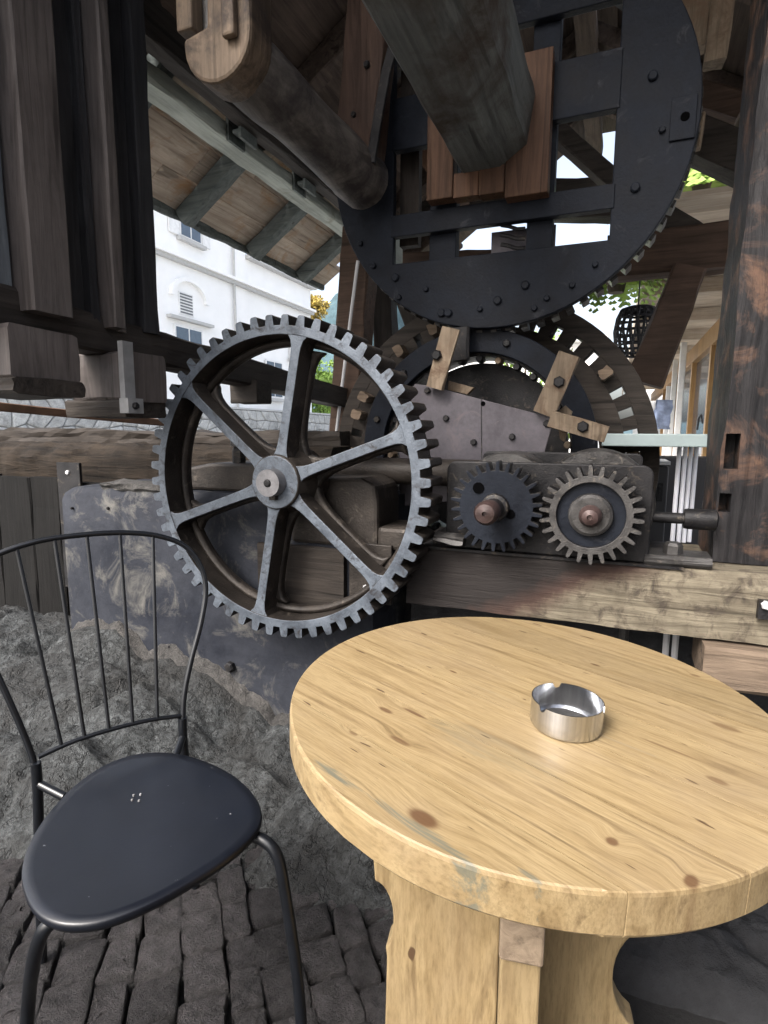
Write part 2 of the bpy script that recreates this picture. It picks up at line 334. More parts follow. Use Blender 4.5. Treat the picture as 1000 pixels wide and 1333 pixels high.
def sstep(a, b, x): t = max(0, min(1, (x-a)/(b-a))); return t*t*(3-2*t)
def interp(xs, ys, x):
    if x <= xs[0]: return ys[0]
    for a, b, c, d in zip(xs, xs[1:], ys, ys[1:]):
        if x <= b: return c+(d-c)*(x-a)/(b-a)
    return ys[-1]
def struct(o): o['kind'] = 'structure'; return o

# ================================================================== SETTING
g = G(); g.box((-400, -200, -.4), (400, 500, -.06)); struct(g.build('ground', 'asphalt'))
g = G(); g.box((-3.4, -2.2, -.2), (2.6, 2.6, -.035)); struct(g.build('floor_bed', 'dirt_and_shade'))  # bare part at right is near-black in place of shaded cobbles
# cobbles
pav = G().box((-2.2, .1, -.036), (.55, 1.42, -.028)).build('cobble_pavement', 'dirt_and_shade'); struct(pav)
def piece(quad, z0, z1, inset, dome, name, mat, parent, up=None, mapf=None):
    c = sum((Vector(q) for q in quad), Vector((0, 0)))/len(quad)
    n = []
    for i, q in enumerate(quad):
        q2 = quad[(i+1) % len(quad)]
        for f in (0.07, .35, .65, .93): n.append(Vector(q)*(1-f)+Vector(q2)*f)
    j = [Vector((random.uniform(-1, 1), random.uniform(-1, 1)))*inset*.45 for _ in n]
    def rg(k, z, dz): return [mapf(*(c+(p-c)*k+jj), z+random.uniform(-dz, dz)) for p, jj in zip(n, j)]
    k1 = 1-inset/.05*.5
    g = G(); rings = [rg(k1, z0, 0), rg(k1, z1-dome, dome*.15), rg(k1*.92, z1-dome*.25, dome*.2), rg(k1*.62, z1, dome*.35), rg(k1*.25, z1-dome*.1, dome*.3)]
    g.loft(rings); return g.build(name, mat, parent, smooth=50)
ud, vd = Vector((-.64, .768)), Vector((.768, .64)); org = Vector((-.75, .75))
for iv in range(-17, 18):
    u = -1.5+random.uniform(-.07, .07); v0, v1 = iv*.092+.011*math.sin(iv*2.1), (iv+1)*.092+.011*math.sin((iv+1)*2.1)
    while u < 1.6:
        Lc = random.uniform(.085, .135); bend = lambda uu, vv: org+ud*(uu+.10*vv*vv)+vd*(vv*(1-.10*uu)+.008*math.sin(uu*9+iv))
        q = [bend(u, v0), bend(u, v1), bend(u+Lc-.005+random.uniform(-.005, .003), v1), bend(u+Lc-.005+random.uniform(-.005, .003), v0)]
        q = [p+Vector((random.uniform(-.006, .006), random.uniform(-.006, .006))) for p in q]
        u += Lc; c_ = sum(q, Vector((0, 0)))/4
        if not (-2.0 < c_.x < -.12 and .40 < c_.y < 1.36): continue
        piece([tuple(p) for p in q], -.05, .006+random.uniform(-.005, .005), .0038, .008, 'cobblestone', 'cobble', pav, mapf=lambda x, y, z: (x, y, z))
# bedrock rising to the machine
ROCK_TOP = ([-2.8, -2.3, -1.9, -1.72, -1.45, -1.25, -.9, -.4, .2, 1.2], [.32, .29, .30, .285, .235, .125, .07, .05, .03, .03])
EDGE = ([-2.8, -1.7, -1.35, -1.1, -.85, -.5, -.2, .3, 1.2], [.55, .85, 1.0, 1.10, 1.12, 1.16, 1.2, 1.25, 1.25])
def rockz(x, y):
    e = interp(*EDGE, x); top = interp(*ROCK_TOP, x); t = (y-e)/(1.76-e)
    z = -.09+.10*sstep(-.12, .10, t)+top*(sstep(-.02, .45, t)*.62+sstep(.35, 1.0, t)*.38)
    v = Vector((x*2.2, y*2.2, .3)); big = noise.fractal(v, .9, 2.1, 5)*.075
    cell = noise.voronoi(Vector((x*2.6, y*2.6, 1.7)))[0]; crack = min(1, (cell[1]-cell[0])*5)
    return z+(big+.045*(crack-.9))*sstep(-.08, .25, t)+(noise.fractal(Vector((x*11, y*11, 2)), .7, 2.1, 7)*.013+abs(noise.noise(Vector((x*6, y*6, 8))))*.016)*sstep(-.1, .1, t)
g = G(); NX, NY = 520, 220; grid = []
for j in range(NY+1):
    grid.append([])
    for i in range(NX+1):
        x = -2.8+4.0*i/NX; y = .45+1.45*j/NY; grid[-1].append(g.bm.verts.new((x, y, rockz(x, y))))
for j in range(NY):
    for i in range(NX): g.bm.faces.new((grid[j][i], grid[j][i+1], grid[j+1][i+1], grid[j+1][i]))
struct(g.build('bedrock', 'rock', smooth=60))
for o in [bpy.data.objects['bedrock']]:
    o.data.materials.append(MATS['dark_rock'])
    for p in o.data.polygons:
        if p.center.x > -.42+.1*noise.noise(p.center*6): p.material_index = 1  # right part near-black, shade put into the rock colour
# far hillside
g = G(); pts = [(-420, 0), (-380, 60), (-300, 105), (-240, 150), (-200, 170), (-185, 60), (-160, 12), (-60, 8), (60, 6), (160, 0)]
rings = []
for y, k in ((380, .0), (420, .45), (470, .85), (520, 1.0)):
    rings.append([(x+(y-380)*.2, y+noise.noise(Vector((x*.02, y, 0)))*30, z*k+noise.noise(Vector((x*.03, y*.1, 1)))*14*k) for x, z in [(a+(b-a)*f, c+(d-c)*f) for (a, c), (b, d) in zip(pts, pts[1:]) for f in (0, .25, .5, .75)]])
g.loft(rings, close=False, caps=False); struct(g.build('hills', 'hazy_forest', smooth=80))

# ------------------------------------------------------------------ shed roof
XR, ZR = -.30, 3.78; SL = .68
def roofz(x): return ZR-SL*(XR-x) if x < XR else ZR-.62*(x-XR)
rf = thing('shed_roof', 'dark pitched plank roof with rafters above the machinery', 'roof', (-.3, 3, 3.78))
RY0, RY1 = .55, 5.7
x = -1.86; k = 0
while x < 1.55:
    wd_ = random.uniform(.17, .23); x1 = x+wd_+.006
    segs = [(RY0, RY1 if x < .22 else 4.75)]
    if -.25 < x < .1: segs = [(RY0, 3.55), (3.98, RY1)]
    for (ya, yb) in segs:
        za, zb = roofz(x)+.07, roofz(x1)+.076
        if x < XR < x1: za = zb = ZR+.05
        G().loft([[(x, yy, za), (x1, yy, zb), (x1, yy, zb+.025), (x, yy, za+.025)] for yy in (ya+random.uniform(0, .05), (ya+yb)/2, yb+random.uniform(-.1, .1))]).build('plank', 'roof_plank', rf)
    x += wd_
for yy in (.9, 1.9, 2.72, 3.37, 4.2, 5.0):
    G().timber((-1.84, yy, roofz(-1.84)+.01), (XR, yy, ZR-.01), .09, .11).build('rafter', 'roof_plank', rf)
    G().timber((XR+.02, yy, ZR-.02), (1.5, yy, roofz(1.5)) if yy < 4.25 else (.24, yy, roofz(.24)), .09, .11).build('rafter', 'roof_plank', rf)
G().timber((XR, RY0, ZR-.12), (XR, RY1, ZR-.12), .12, .14).build('ridge_beam', 'roof_plank', rf)
# open eave on the street side
ev = thing('eave', 'weathered grey eave with lit planks over the street opening', 'eave', (-2.1, 3, 2.5))
EY0, EY1 = 1.4, 4.45
ex = [-2.36, -2.20, -2.03, -1.88]
for a, b in zip(ex, ex[1:]):
    y0 = EY0
    for y1 in (random.uniform(2.4, 3.0), EY1+random.uniform(-.12, .05)):
        G().loft([[(a, yy, roofz(a)+.075), (b-.007, yy, roofz(b-.007)+.075), (b-.007, yy, roofz(b)+.10), (a, yy, roofz(a)+.10)] for yy in (y0, (y0+y1)/2, y1-.006)]).build('plank', 'eave_plank', ev)
        y0 = y1
for yy in (2.05, 2.72, 3.38, 4.02):
    G().timber((-2.33, yy, roofz(-2.33)+.01), (-1.8, yy, roofz(-1.8)+.01), .085, .10).build('rafter', 'rafter_grey', ev)
G().timber((-2.37, EY0, roofz(-2.37)+.065), (-2.37, EY1, roofz(-2.37)+.065), .03, .055, jit=.008).build('fascia', 'rafter_grey', ev)
pl = G().timber((-1.86, 1.3, 2.64), (-1.86, 4.3, 2.66), .12, .075, jit=.005).build('wall_plate', 'eave_grey'); tag(pl, 'pale weathered plate beam under the eave with hanging brackets', 'beam')
for yy in (2.42, 3.02):
    for dx in (-.01, .06):
        G().box((-1.79+dx, yy, 2.60), (-1.775+dx, yy+.13, 2.72)).build('bracket', 'rafter_grey', pl)
    G().box((-1.77, yy+.01, 2.63), (-1.735, yy+.12, 2.645)).build('bracket_foot', 'rafter_grey', pl)
tag(G().timber((-1.70, 1.25, 2.80), (-1.70, 4.4, 2.80), .08, .30, jit=.003).build('header_beam', 'dark_timber'), 'deep black header beam between the eave and the round log', 'beam')
tag(G().timber((-1.84, 4.02, 2.50), (-1.52, 4.02, 2.50), .16, .20).build('end_block', 'eave_grey'), 'short grey timber block at the top of the street post', 'timber')

# ------------------------------------------------------------------ batten wall, sill rail and hung blocks at left
bw = thing('batten_wall', 'tall wall of brown vertical boards and battens hanging at upper left', 'wall', (-1.5, 1.3, 1.52))
for (a, b, dp, mt_) in ((.80, .93, .06, 'batten_brown'), (.933, 1.068, .015, 'batten_grey'), (1.072, 1.195, .075, 'batten_brown'), (1.20, 1.30, .0, 'recess_shade_plank'), (1.303, 1.335, .02, 'recess_shade_plank'), (1.34, 1.385, .07, 'batten_brown'), (1.388, 1.42, .035, 'batten_brown'), (1.424, 1.50, .0, 'recess_shade_plank'), (1.503, 1.57, .03, 'recess_shade_plank')):
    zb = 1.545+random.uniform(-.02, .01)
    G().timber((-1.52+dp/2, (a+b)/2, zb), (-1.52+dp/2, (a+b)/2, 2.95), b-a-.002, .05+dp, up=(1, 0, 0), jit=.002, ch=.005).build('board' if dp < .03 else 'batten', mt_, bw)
tag(G().timber((-1.515, .8, 1.545), (-1.56, 3.42, 1.415), .10, .115, jit=.004).build('sill_rail', 'dark_timber'), 'black sill rail running from the batten wall back to the post', 'rail')
hb = thing('hung_block', 'brown timber block hung under the rail, nearest the photo edge', 'timber', (-1.5, 1.1, 1.3))
G().timber((-1.66, 1.10, 1.42), (-1.42, 1.10, 1.42), .20, .13).build('block', 'batten_brown', hb); G().timber((-1.67, 1.10, 1.335), (-1.41, 1.10, 1.335), .21, .045).build('base_slat', 'dark_timber_x', hb)
hb = thing('hung_block', 'brown timber block under the rail held by a pale metal clamp', 'timber', (-1.5, 1.42, 1.27))
G().timber((-1.63, 1.43, 1.39), (-1.40, 1.43, 1.39), .17, .15).build('block', 'batten_brown', hb); G().timber((-1.66, 1.43, 1.292), (-1.41, 1.43, 1.292), .18, .055).build('base_slat', 'dark_timber_x', hb)
G().box((-1.405, 1.325, 1.30), (-1.385, 1.365, 1.49)).build('clamp', 'clamp_grey', hb); G().box((-1.40, 1.315, 1.275), (-1.365, 1.375, 1.32)).build('clamp_foot', 'clamp_grey', hb)
bolt('bolt', (-1.365, 1.34, 1.297), .011, .012, 'black_iron', hb, (1, 0, 0))
tag(G().timber((-1.60, 2.18, 1.395), (-1.46, 2.18, 1.395), .12, .10).build('hung_block', 'dark_timber_x'), 'small dark block under the rail seen through the big gear', 'timber')
p0, p1 = at(-40, 526, X=-2.3), at(245, 554, X=-2.3)
tag(G().timber(p0, p1, .03, .035, jit=.001, ch=.004).build('handrail', 'rust_rail'), 'thin rusty brown handrail in front of the street wall', 'rail')

# ------------------------------------------------------------------ posts
pp = thing('street_post', 'grey brown post with a white conduit behind the big gear', 'post', (-1.5, 3.2, 1.1))
P0, P1 = at(451, 590, Y=3.2), at(471, 300, Y=3.2)
G().timber(P0, P1, .185, .16, up=(0, 1, 0)).build('post', 'brown_beam', pp)
G().tube([at(436, 580, Y=3.08), at(452, 450, Y=3.08), at(466, 340, Y=3.08)], .010).build('conduit', 'cable_grey', pp)
tag(G().timber(at(507, 520, Y=3.5), at(496, 300, Y=3.5), .13, .13, up=(0, 1, 0)).build('rear_post', 'dark_timber_z'), 'dark narrow post just right of the post with conduit', 'post')
tag(G().timber(at(575, 520, Y=4.2), at(520, 360, Y=4.2), .14, .13, up=(0, 1, 0)).build('rear_brace', 'dark_timber_z'), 'dark slanting brace behind the lower cog wheel', 'brace')
up_ = thing('hanging_post', 'reddish brown hanging post with an iron strap at the round log end', 'post', (-.85, 2.14, 2.15))
G().timber(at(468, 215, Y=2.06), at(497, -120, Y=2.06), .155, .12, up=(0, 1, 0)).build('post', 'brown_post', up_)
g = G(); pts = [at(483, 212, Y=1.995), at(493, 150, Y=1.99), at(503, 95, Y=1.985), at(515, 50, Y=1.98), at(533, -5, Y=1.975), at(560, -70, Y=1.97)]
for a, b in zip(pts, pts[1:]): g.timber(a, b+(b-a)*.04, .035, .014, up=(0, 1, 0), jit=0, ch=.002, seg=1)
g.build('strap', 'black_iron', up_); bolt('bolt', at(478, 85, Y=1.999), .012, .012, 'black_iron', up_); bolt('bolt', at(461, 150, Y=1.999), .010, .01, 'black_iron', up_)
cp = thing('charred_post', 'massive charred post with bare reddish wood patches at right', 'post', (.42, 2.0, .85))
fx0 = at(927, 720, Y=1.86).x
g = G(); L = 2.6; rings = []
for i in range(66):
    z = .852+L*i/65; rg = []
    lean = .012*(z-.85)
    for k, (x, y) in enumerate([(0, 0), (.1, -.004), (.2, 0), (.36, 0), (.36, .3), (.2, .3), (0, .3), (-.004, .2), (0, .1), (-.0, .04)]):
        jv = noise.noise_vector(Vector((k*2.3, z*7, 1)))*.007+noise.noise_vector(Vector((k*5.3, z*31, 5)))*.003
        rg.append((fx0+lean+x+jv.x, 1.86+y+jv.y, z))
    rings.append(rg)
g.loft(rings); g.build('post', 'charred_wood', cp, smooth=40)
post_ = bpy.data.objects[[o.name for o in cp.children if o.name.startswith('post')][0]]
g = G()
for (px, py, w_, h_) in ((953, 588, .036, .10), (944, 655, .03, .055)):
    q = at(px, py, Y=1.86); g.box((q.x-w_/2, 1.80, q.z-h_/2), (q.x+w_/2, 1.93, q.z+h_/2))
cut = g.build('cutter', 'cabinet_black'); bo = post_.modifiers.new('b', 'BOOLEAN'); bo.object = cut; bo.operation = 'DIFFERENCE'
dg = bpy.context.evaluated_depsgraph_get(); nm_ = bpy.data.meshes.new_from_object(post_.evaluated_get(dg)); post_.modifiers.clear(); post_.data = nm_; bpy.data.objects.remove(cut)

# ------------------------------------------------------------------ machine bed: long beam, blocks
MB_Y = 1.74; bt = .848
mbm = thing('bed_beam', 'long pale scarred timber beam carrying the two small gears', 'beam', (0, MB_Y, .65))
g = G(); rings = []
for i in range(80):
    x = -.62+2.0*i/79; j = lambda k: noise.noise(Vector((x*6, k*3.1, 2)))*.006+noise.noise(Vector((x*25, k*3.1, 2)))*.002
    b0 = .655+.006*x
    rings.append([(x, MB_Y+j(0), b0+j(1)), (x, MB_Y-.002+j(2), b0+.06), (x, MB_Y-.001+j(3), b0+.13), (x, MB_Y+j(4), bt-.012), (x, MB_Y+.012, bt+j(5)*.4), (x, 2.15, bt), (x, 2.15, b0)])
wood('beam_pale', (.085, .07, .05), (.29, .252, .185), 'X', .85, 1.2, stain=(.07, .057, .044), samt=.42, sscale=12)
bs = MATS['beam_pale'].node_tree; s_ = NT.__new__(NT); s_.m = MATS['beam_pale']; s_.t = bs; s_.b = bs.nodes['Principled BSDF']; s_.tc = bs.nodes['Texture Coordinate']
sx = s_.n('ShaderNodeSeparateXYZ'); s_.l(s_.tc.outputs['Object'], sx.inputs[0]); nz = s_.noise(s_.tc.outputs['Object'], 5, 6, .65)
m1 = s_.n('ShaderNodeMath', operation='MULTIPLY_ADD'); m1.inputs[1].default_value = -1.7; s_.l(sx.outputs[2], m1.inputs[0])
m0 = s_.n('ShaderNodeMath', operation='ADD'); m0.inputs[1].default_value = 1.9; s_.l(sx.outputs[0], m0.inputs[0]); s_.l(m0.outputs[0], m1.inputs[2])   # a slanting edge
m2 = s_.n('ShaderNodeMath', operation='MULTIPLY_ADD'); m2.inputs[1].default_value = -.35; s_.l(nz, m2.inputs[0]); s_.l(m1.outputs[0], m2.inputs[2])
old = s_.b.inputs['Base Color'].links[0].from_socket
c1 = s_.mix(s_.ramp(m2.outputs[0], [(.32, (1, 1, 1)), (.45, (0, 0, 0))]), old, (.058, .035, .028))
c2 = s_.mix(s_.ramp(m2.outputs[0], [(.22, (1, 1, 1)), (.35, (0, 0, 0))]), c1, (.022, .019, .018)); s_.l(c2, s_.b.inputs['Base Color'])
g.loft(rings).build('beam', 'beam_pale', mbm, smooth=40)
G().box((-.60, MB_Y-.004, bt-.004), (.20, 2.14, bt+.004)).build('grease_plate', 'black_iron', mbm)
g = G().box((at(990, 790, Y=1.7).x, 1.715, .735), (1.0, 1.736, .785)); g.build('fish_plate', 'black_iron', mbm)
bolt('bolt', at(997, 788, Y=1.715), .012, .014, 'cable_grey', mbm)
xx = at(918, 830, Y=1.70).x
tag(G().timber((xx, 1.80, .592), (1.3, 1.80, .588), .22, .115, jit=.005).build('prop_timber', 'grey_brown_wood'), 'short grey brown timber tucked below the pale beam at right', 'timber')
fw_ = G(); 
for i in range(1): fw_.box((-.7, 2.02, -.1), (1.6, 2.4, .64))
tag(fw_.build('added_backing_wall', 'dark_rock'), 'black wall added below the pale beam to shut out light', 'wall')  # added wall keeps light from showing under the beam
for i, px in enumerate((812, 868, 880)):
    q = at(px, 830, Y=1.95); tag(G().tube([(q.x, 1.95, .40), (q.x, 1.95, .66)], .010 if i else .016).build('iron_rod', 'cable_grey' if i else 'greasy_iron'), ['thick iron rod under the pale beam above the table edge', 'thin bright rod under the beam, left of a pair', 'thin bright rod under the beam, right of a pair'][i], 'rod')
# blue grey bearing block behind the big gear
BX0, BX1 = at(80, 650, Y=1.78).x, -.76
blk = thing('bearing_block', 'blue grey painted timber block carrying the big gear', 'block', (-1.4, 1.78, .1))
g = G(); rings = []
zt = lambda x: interp([BX0, BX0+.06, -1.2, BX1], [.945, .975, .985, .975], x)
for i in range(70):
    x = BX0+(BX1-BX0)*i/69; j = lambda k: noise.noise(Vector((x*5, k*3.1, 7)))*.006
    e = .02*max(0, noise.noise(Vector((x*9, 3, 3))))*(1 if -1.95 < x < -1.5 else .2)
    rings.append([(x, 1.785+j(0), -.05), (x, 1.782+j(1), .4), (x, 1.78+j(2), .7), (x, 1.78+j(3), zt(x)-.03-e*2), (x, 1.80+e, zt(x)-e), (x, 1.9, zt(x)+.004), (x, 2.2, zt(x)+.006), (x, 2.2, -.05)])
g.loft(rings).build('block', 'blue_block', blk, smooth=40)
for px, py, r_ in ((301, 868, .022), (155, 817, .012), (95, 662, .006), (142, 662, .007), (222, 842, .007), (160, 905, .010)):
    q = at(px, py, Y=1.78); bolt('bolt', q, r_, .012 if r_ < .02 else .022, 'black_iron', blk)
q0 = at(155, 612, Y=1.9)
G().timber((q0.x, 1.87, .985), (-1.62, 1.87, .985), .15, .03, jit=.012, ch=.006, seg=24).build('splintered_edge', 'mortar', blk)
# mortar ledge at its foot
g = G(); rings = []
for i in range(110):
    x = -2.28+1.2*i/109; rg = []
    wv = .5+.5*noise.noise(Vector((x*3.1, 2, 2)))
    for k in range(7):
        f = k/6; y = 1.79-(.025+.055*wv)*f; h = .04*(1-f)*(.5+.7*wv)+.006
        nz = noise.fractal(Vector((x*13, y*13, 4)), .7, 2.1, 5)*.016
        rg.append((x, y, rockz(x, y)+(h if f < 1 else -.03)+nz))
    rings.append(rg)
g.loft(rings, close=False, caps=False)
tag(g.build('mortar_ledge', 'mortar', smooth=50), 'crumbling buff mortar ledge between the rock and the block', 'mortar')
# rotten beams and dark planks at far left
ro = thing('rotten_beam', 'rotten brown beam with splintered face behind the blue grey block', 'beam', (-2.4, 2.3, .98))
g = G(); rings = []
for i in range(120):
    x = -3.9+2.75*i/119; rg = []
    for k, (y, z) in enumerate([(2.22, .93), (2.205, 1.02), (2.20, 1.08), (2.215, 1.12), (2.25, 1.15), (2.42, 1.155), (2.42, .93)]):
        jv = noise.fractal(Vector((x*6, k*2.2, 1)), .8, 2.1, 4)*.022; jw = noise.fractal(Vector((x*8, k*2.2, 9)), .8, 2.1, 4)*.012
        rg.append((x, y+jv, z+jw))
    rings.append(rg)
g.loft(rings).build('beam', 'rotten_wood', ro, smooth=45)
tag(G().timber((-3.9, 2.52, 1.185), (-1.2, 2.52, 1.175), .2, .085, jit=.012).build('ledger_timber', 'dark_timber_x'), 'black upper timber lying behind the rotten beam', 'beam')
dp = thing('plank_front', 'plank front below the rotten beam at left edge, shade in its colour', 'panel', (-2.7, 2.1, .2))
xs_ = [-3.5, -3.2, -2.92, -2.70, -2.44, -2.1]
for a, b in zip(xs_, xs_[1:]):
    G().timber(((a+b)/2, 2.13+random.uniform(-.01, .01), .15), ((a+b)/2, 2.13, .975+random.uniform(-.02, .005)), b-a-.006, .05, up=(0, 1, 0)).build('plank', 'shade_black_plank', dp)
G().box((-2.66, 2.07, .4), (-2.50, 2.085, 1.06)).build('strap', 'black_iron', dp); bolt('bolt', (-2.58, 2.07, 1.01), .012, .01, 'cable_grey', dp)

# ------------------------------------------------------------------ the big six spoked gear
GX, GZ, GY, GT = -1.032, 1.056, 1.60, .125
big = thing('large_gear', 'large blue grey cast iron gear with six spokes', 'gear', (GX, GY, GZ))
NT_ = 56; RT = .537; RR = .503
ol = gearline(GX, GZ, NT_, RR, RT, .03, .29, .19, .0015)
g = G(); g.ring(ol, radial(ol, GX, GZ, .474), GY, GY+GT); g.build('toothed_rim', 'gear_iron', big, bevel=.0025, side='gear_dark')
pc = circ(GX, GZ, 1, 96); G().ring(radial(pc, GX, GZ, .4745), radial(pc, GX, GZ, .448), GY+.075, GY+GT-.006).build('rim_flange', 'gear_dark', big, bevel=.012, smooth=30)
G().lathe([(.088, GY-.012), (.092, GY-.006), (.094, GY+.05), (.112, GY+.078), (.115, GY+GT+.03), (.01, GY+GT+.03)][:], (GX, 0, GZ), 'Y', 24).build('hub', 'gear_iron', big, bevel=.003, side='gear_dark', smooth=35)
g = G().lathe([(.010, GY-.046), (.013, GY-.054), (.044, GY-.054), (.045, GY-.048), (.045, GY+.3), (.01, GY+.3)], (GX, 0, GZ), 'Y', 32)
sh = g.build('shaft', 'shaft_iron', big, smooth=35)
G().lathe([(.008, GY-.060), (.012, GY-.058), (.013, GY-.05), (.002, GY-.049)], (GX, 0, GZ), 'Y', 12).build('grease_nipple', 'black_iron', sh)
G().box((GX-.012, GY-.030, GZ-.058), (GX+.012, GY-.011, GZ-.040)).build('key', 'gear_dark', big, bevel=.002)
for k in range(6):
    a = R(19.5+60*k); d = Vector((math.cos(a), 0, math.sin(a))); e = Vector((-math.sin(a), 0, math.cos(a))); c = Vector((GX, 0, GZ))
    left, right, fl, fr = [], [], [], []
    n = 22
    for i in range(n+1):
        r_ = .085+(.476-.085)*i/n
        wf = .0165+.022*math.exp(-(.476-r_)/.016)+.012*math.exp(-(r_-.085)/.02); wb = .024+.06*math.exp(-(.45-min(r_, .45))/.022)+.035*math.exp(-(r_-.10)/.035 if r_ > .10 else 0)
        fl.append(c+d*r_+e*wf); fr.append(c+d*r_-e*wf); left.append(c+d*min(r_, .45)+e*wb) if r_ < .452 else None; right.append(c+d*min(r_, .45)-e*wb) if r_ < .452 else None
    P2 = lambda L_: [(p.x, p.z) for p in L_]
    sp = G().prism(P2(fl+fr[::-1]), 'Y', GY+.0015+.0003*k, GY+.085).build('spoke', 'gear_iron', big, bevel=.003, side='gear_dark')
    G().prism(P2(left+right[::-1]), 'Y', GY+.080-.0004*k, GY+GT-.010-.0004*k).build('spoke_web', 'gear_dark', sp, bevel=.008, smooth=40)
# things seen through it
hs_ = thing('bearing_housing', 'dark humped bearing housing behind the left spokes of the big gear', 'bearing', (-1.6, 1.85, .98))
poly = [(-1.66, .985), (-1.66, 1.03), (-1.61, 1.075), (-1.50, 1.095), (-1.25, 1.10), (-1.18, 1.07), (-1.18, .985)]
G().prism(poly, 'Y', 1.84, 2.1).build('cap', 'gear_dark', hs_, bevel=.012); bolt('nut', (-1.40, 1.90, 1.095), .028, .07, 'black_iron', hs_, (0, 0, 1)); bolt('nut', (-1.40, 1.90, 1.165), .036, .05, 'greasy_iron', hs_, (0, 0, 1))
hz = thing('pillow_block', 'dark rounded pillow block right of the big gear hub', 'bearing', (-.85, 1.8, .8))
poly = [(-1.08, .82), (-1.08, 1.06), (-.80, 1.065), (-.745, 1.04), (-.735, .98), (-.735, .82)]
G().prism(poly, 'Y', 1.76, 1.98).build('body', 'gear_dark', hz, bevel=.014); G().box((-.74, 1.765, .82), (-.62, 1.96, .90)).build('foot', 'gear_dark', hz, bevel=.015)
pb = thing('bolted_plate', 'small dark wood and plate cheek low behind the big gear', 'plate', (-.95, 1.77, .55))
G().timber((-1.22, 1.765, .68), (-.86, 1.765, .68), .03, .26, jit=.002).build('board', 'dark_timber_x', pb)
G().box((-.84, 1.752, .63), (-.68, 1.772, .84)).build('plate', 'gear_dark', pb, bevel=.003); bolt('rivet', (-.775, 1.752, .685), .010, .006, 'cable_grey', pb, n=10)
tag(G().lathe([(.002, -1.02), (.050, -1.02), (.050, -.42), (.002, -.42)], (0, 2.02, 1.075), 'X', 24).build('drive_shaft', 'gear_dark', smooth=40), 'thick dark horizontal drive shaft right of the big gear', 'shaft')

# ------------------------------------------------------------------ two pinions and their case
PY = 1.665
def pinion(px, py, label, dished, N, rt):
    c = at(px, py, Y=PY); cx, cz = c.x, c.z
    t = thing('pinion_gear', label, 'gear', (cx, PY, cz), 'small gears on the bed beam')
    ol = gearline(cx, cz, N, rt*.80, rt, .1+.07*dished, .26, .13, .002)
    if dished:
        G().ring(ol, radial(ol, cx, cz, rt*.66), PY-.01, PY+.05).build('toothed_rim', 'greasy_iron', t, bevel=.002, side='black_iron')
        G().lathe([(rt*.67, PY+.006), (rt*.67, PY+.04), (.002, PY+.04), (.002, PY+.006), (rt*.3, PY+.006)][::1], (cx, 0, cz), 'Y', 40).build('web', 'disc_paint', t, smooth=35)
        hb_ = G().lathe([(rt*.44, PY+.007), (rt*.42, PY-.010), (rt*.36, PY-.016), (rt*.30, PY-.016), (.002, PY-.016)], (cx, 0, cz), 'Y', 32).build('hub', 'greasy_iron', t, smooth=35)
        k = G().lathe([(rt*.22, PY-.014), (rt*.215, PY-.034), (rt*.15, PY-.052), (.008, PY-.058), (.006, PY-.050), (.001, PY-.05)], (cx, 0, cz), 'Y', 24).build('shaft_end', 'red_knob', t, smooth=35)
    else:
        g = G(); g.prism(ol, 'Y', PY, PY+.05); g.build('toothed_disc', 'disc_paint', t, bevel=.002, side='greasy_iron')
        hx = (cx-.052, cz+.056)
        G().lathe([(.017, PY-.0015), (.017, PY-.003), (.001, PY-.003)], (hx[0], 0, hx[1]), 'Y', 20).build('hole', 'void_black', t)
        G().lathe([(.014, PY-.0015), (.014, PY-.003), (.001, PY-.003)], (cx+.045, 0, cz-.018), 'Y', 20).build('hole', 'void_black', t)
        # shaft end stands well proud, its nut behind
        G().lathe([(.042, PY-.001), (.040, PY-.02), (.030, PY-.025), (.030, PY-.12), (.002, PY-.12)], (cx, 0, cz), 'Y', 24).build('shaft', 'black_iron', t, smooth=35)
        G().lathe([(.033, PY-.088), (.034, PY-.135), (.026, PY-.15), (.007, PY-.155), (.006, PY-.145), (.001, PY-.145)], (cx, 0, cz), 'Y', 24).build('shaft_end', 'red_knob', t, smooth=35)
    return cx, cz
pa = pinion(645, 661, 'left small gear with flat blue face and one round hole', 0, 26, .137)
pb_ = pinion(769, 671, 'right small gear with dished face and bright ring', 1, 26, .139)
gc = thing('gear_case', 'black iron case with rounded corners behind the two small gears', 'case', (-.15, 1.8, .86))
x0, x1 = at(583, 620, Y=1.76).x, at(850, 640, Y=1.76).x; zt0 = at(700, 603, Y=1.76).z
def rrect(x0, x1, z0, z1, r):
    o = []
    for cx, cz, a in ((x1-r, z1-r, 0), (x0+r, z1-r, 90)):
        for k in range(6): o.append((cx+r*math.cos(R(a+18*k)), cz+r*math.sin(R(a+18*k))))
    return o+[(x0, z0), (x1, z0)]
G().prism(rrect(x0, x1, bt+.006, zt0, .03), 'Y', 1.75, 1.775).build('front_plate', 'black_iron', gc, bevel=.004)
G().prism(rrect(x0+.06, x1-.02, bt+.006, zt0+.025, .02), 'Y', 2.00, 2.03).build('rear_plate', 'black_iron', gc, bevel=.004)
G().box((x0+.02, 1.776, bt+.005), (x1-.02, 1.998, bt+.03)).build('floor_plate', 'black_iron', gc)
for (cx, cz), r_ in ((pa, .148), (pb_, .168)):
    G().lathe([(.002, 1.80), (r_-.006, 1.80), (r_, 1.81), (r_, 1.96), (r_-.006, 1.97), (.002, 1.97)], (cx+.005, 0, cz+.012), 'Y', 48).build('roller', 'greasy_iron', gc, smooth=40)
G().timber((x1-.01, 1.80, bt+.018), (x1+.16, 1.80, bt+.018), .12, .03, jit=.002).build('foot', 'greasy_iron', gc); bolt('bolt', (x1+.065, 1.79, bt+.035), .026, .03, 'greasy_iron', gc, (0, 0, 1))
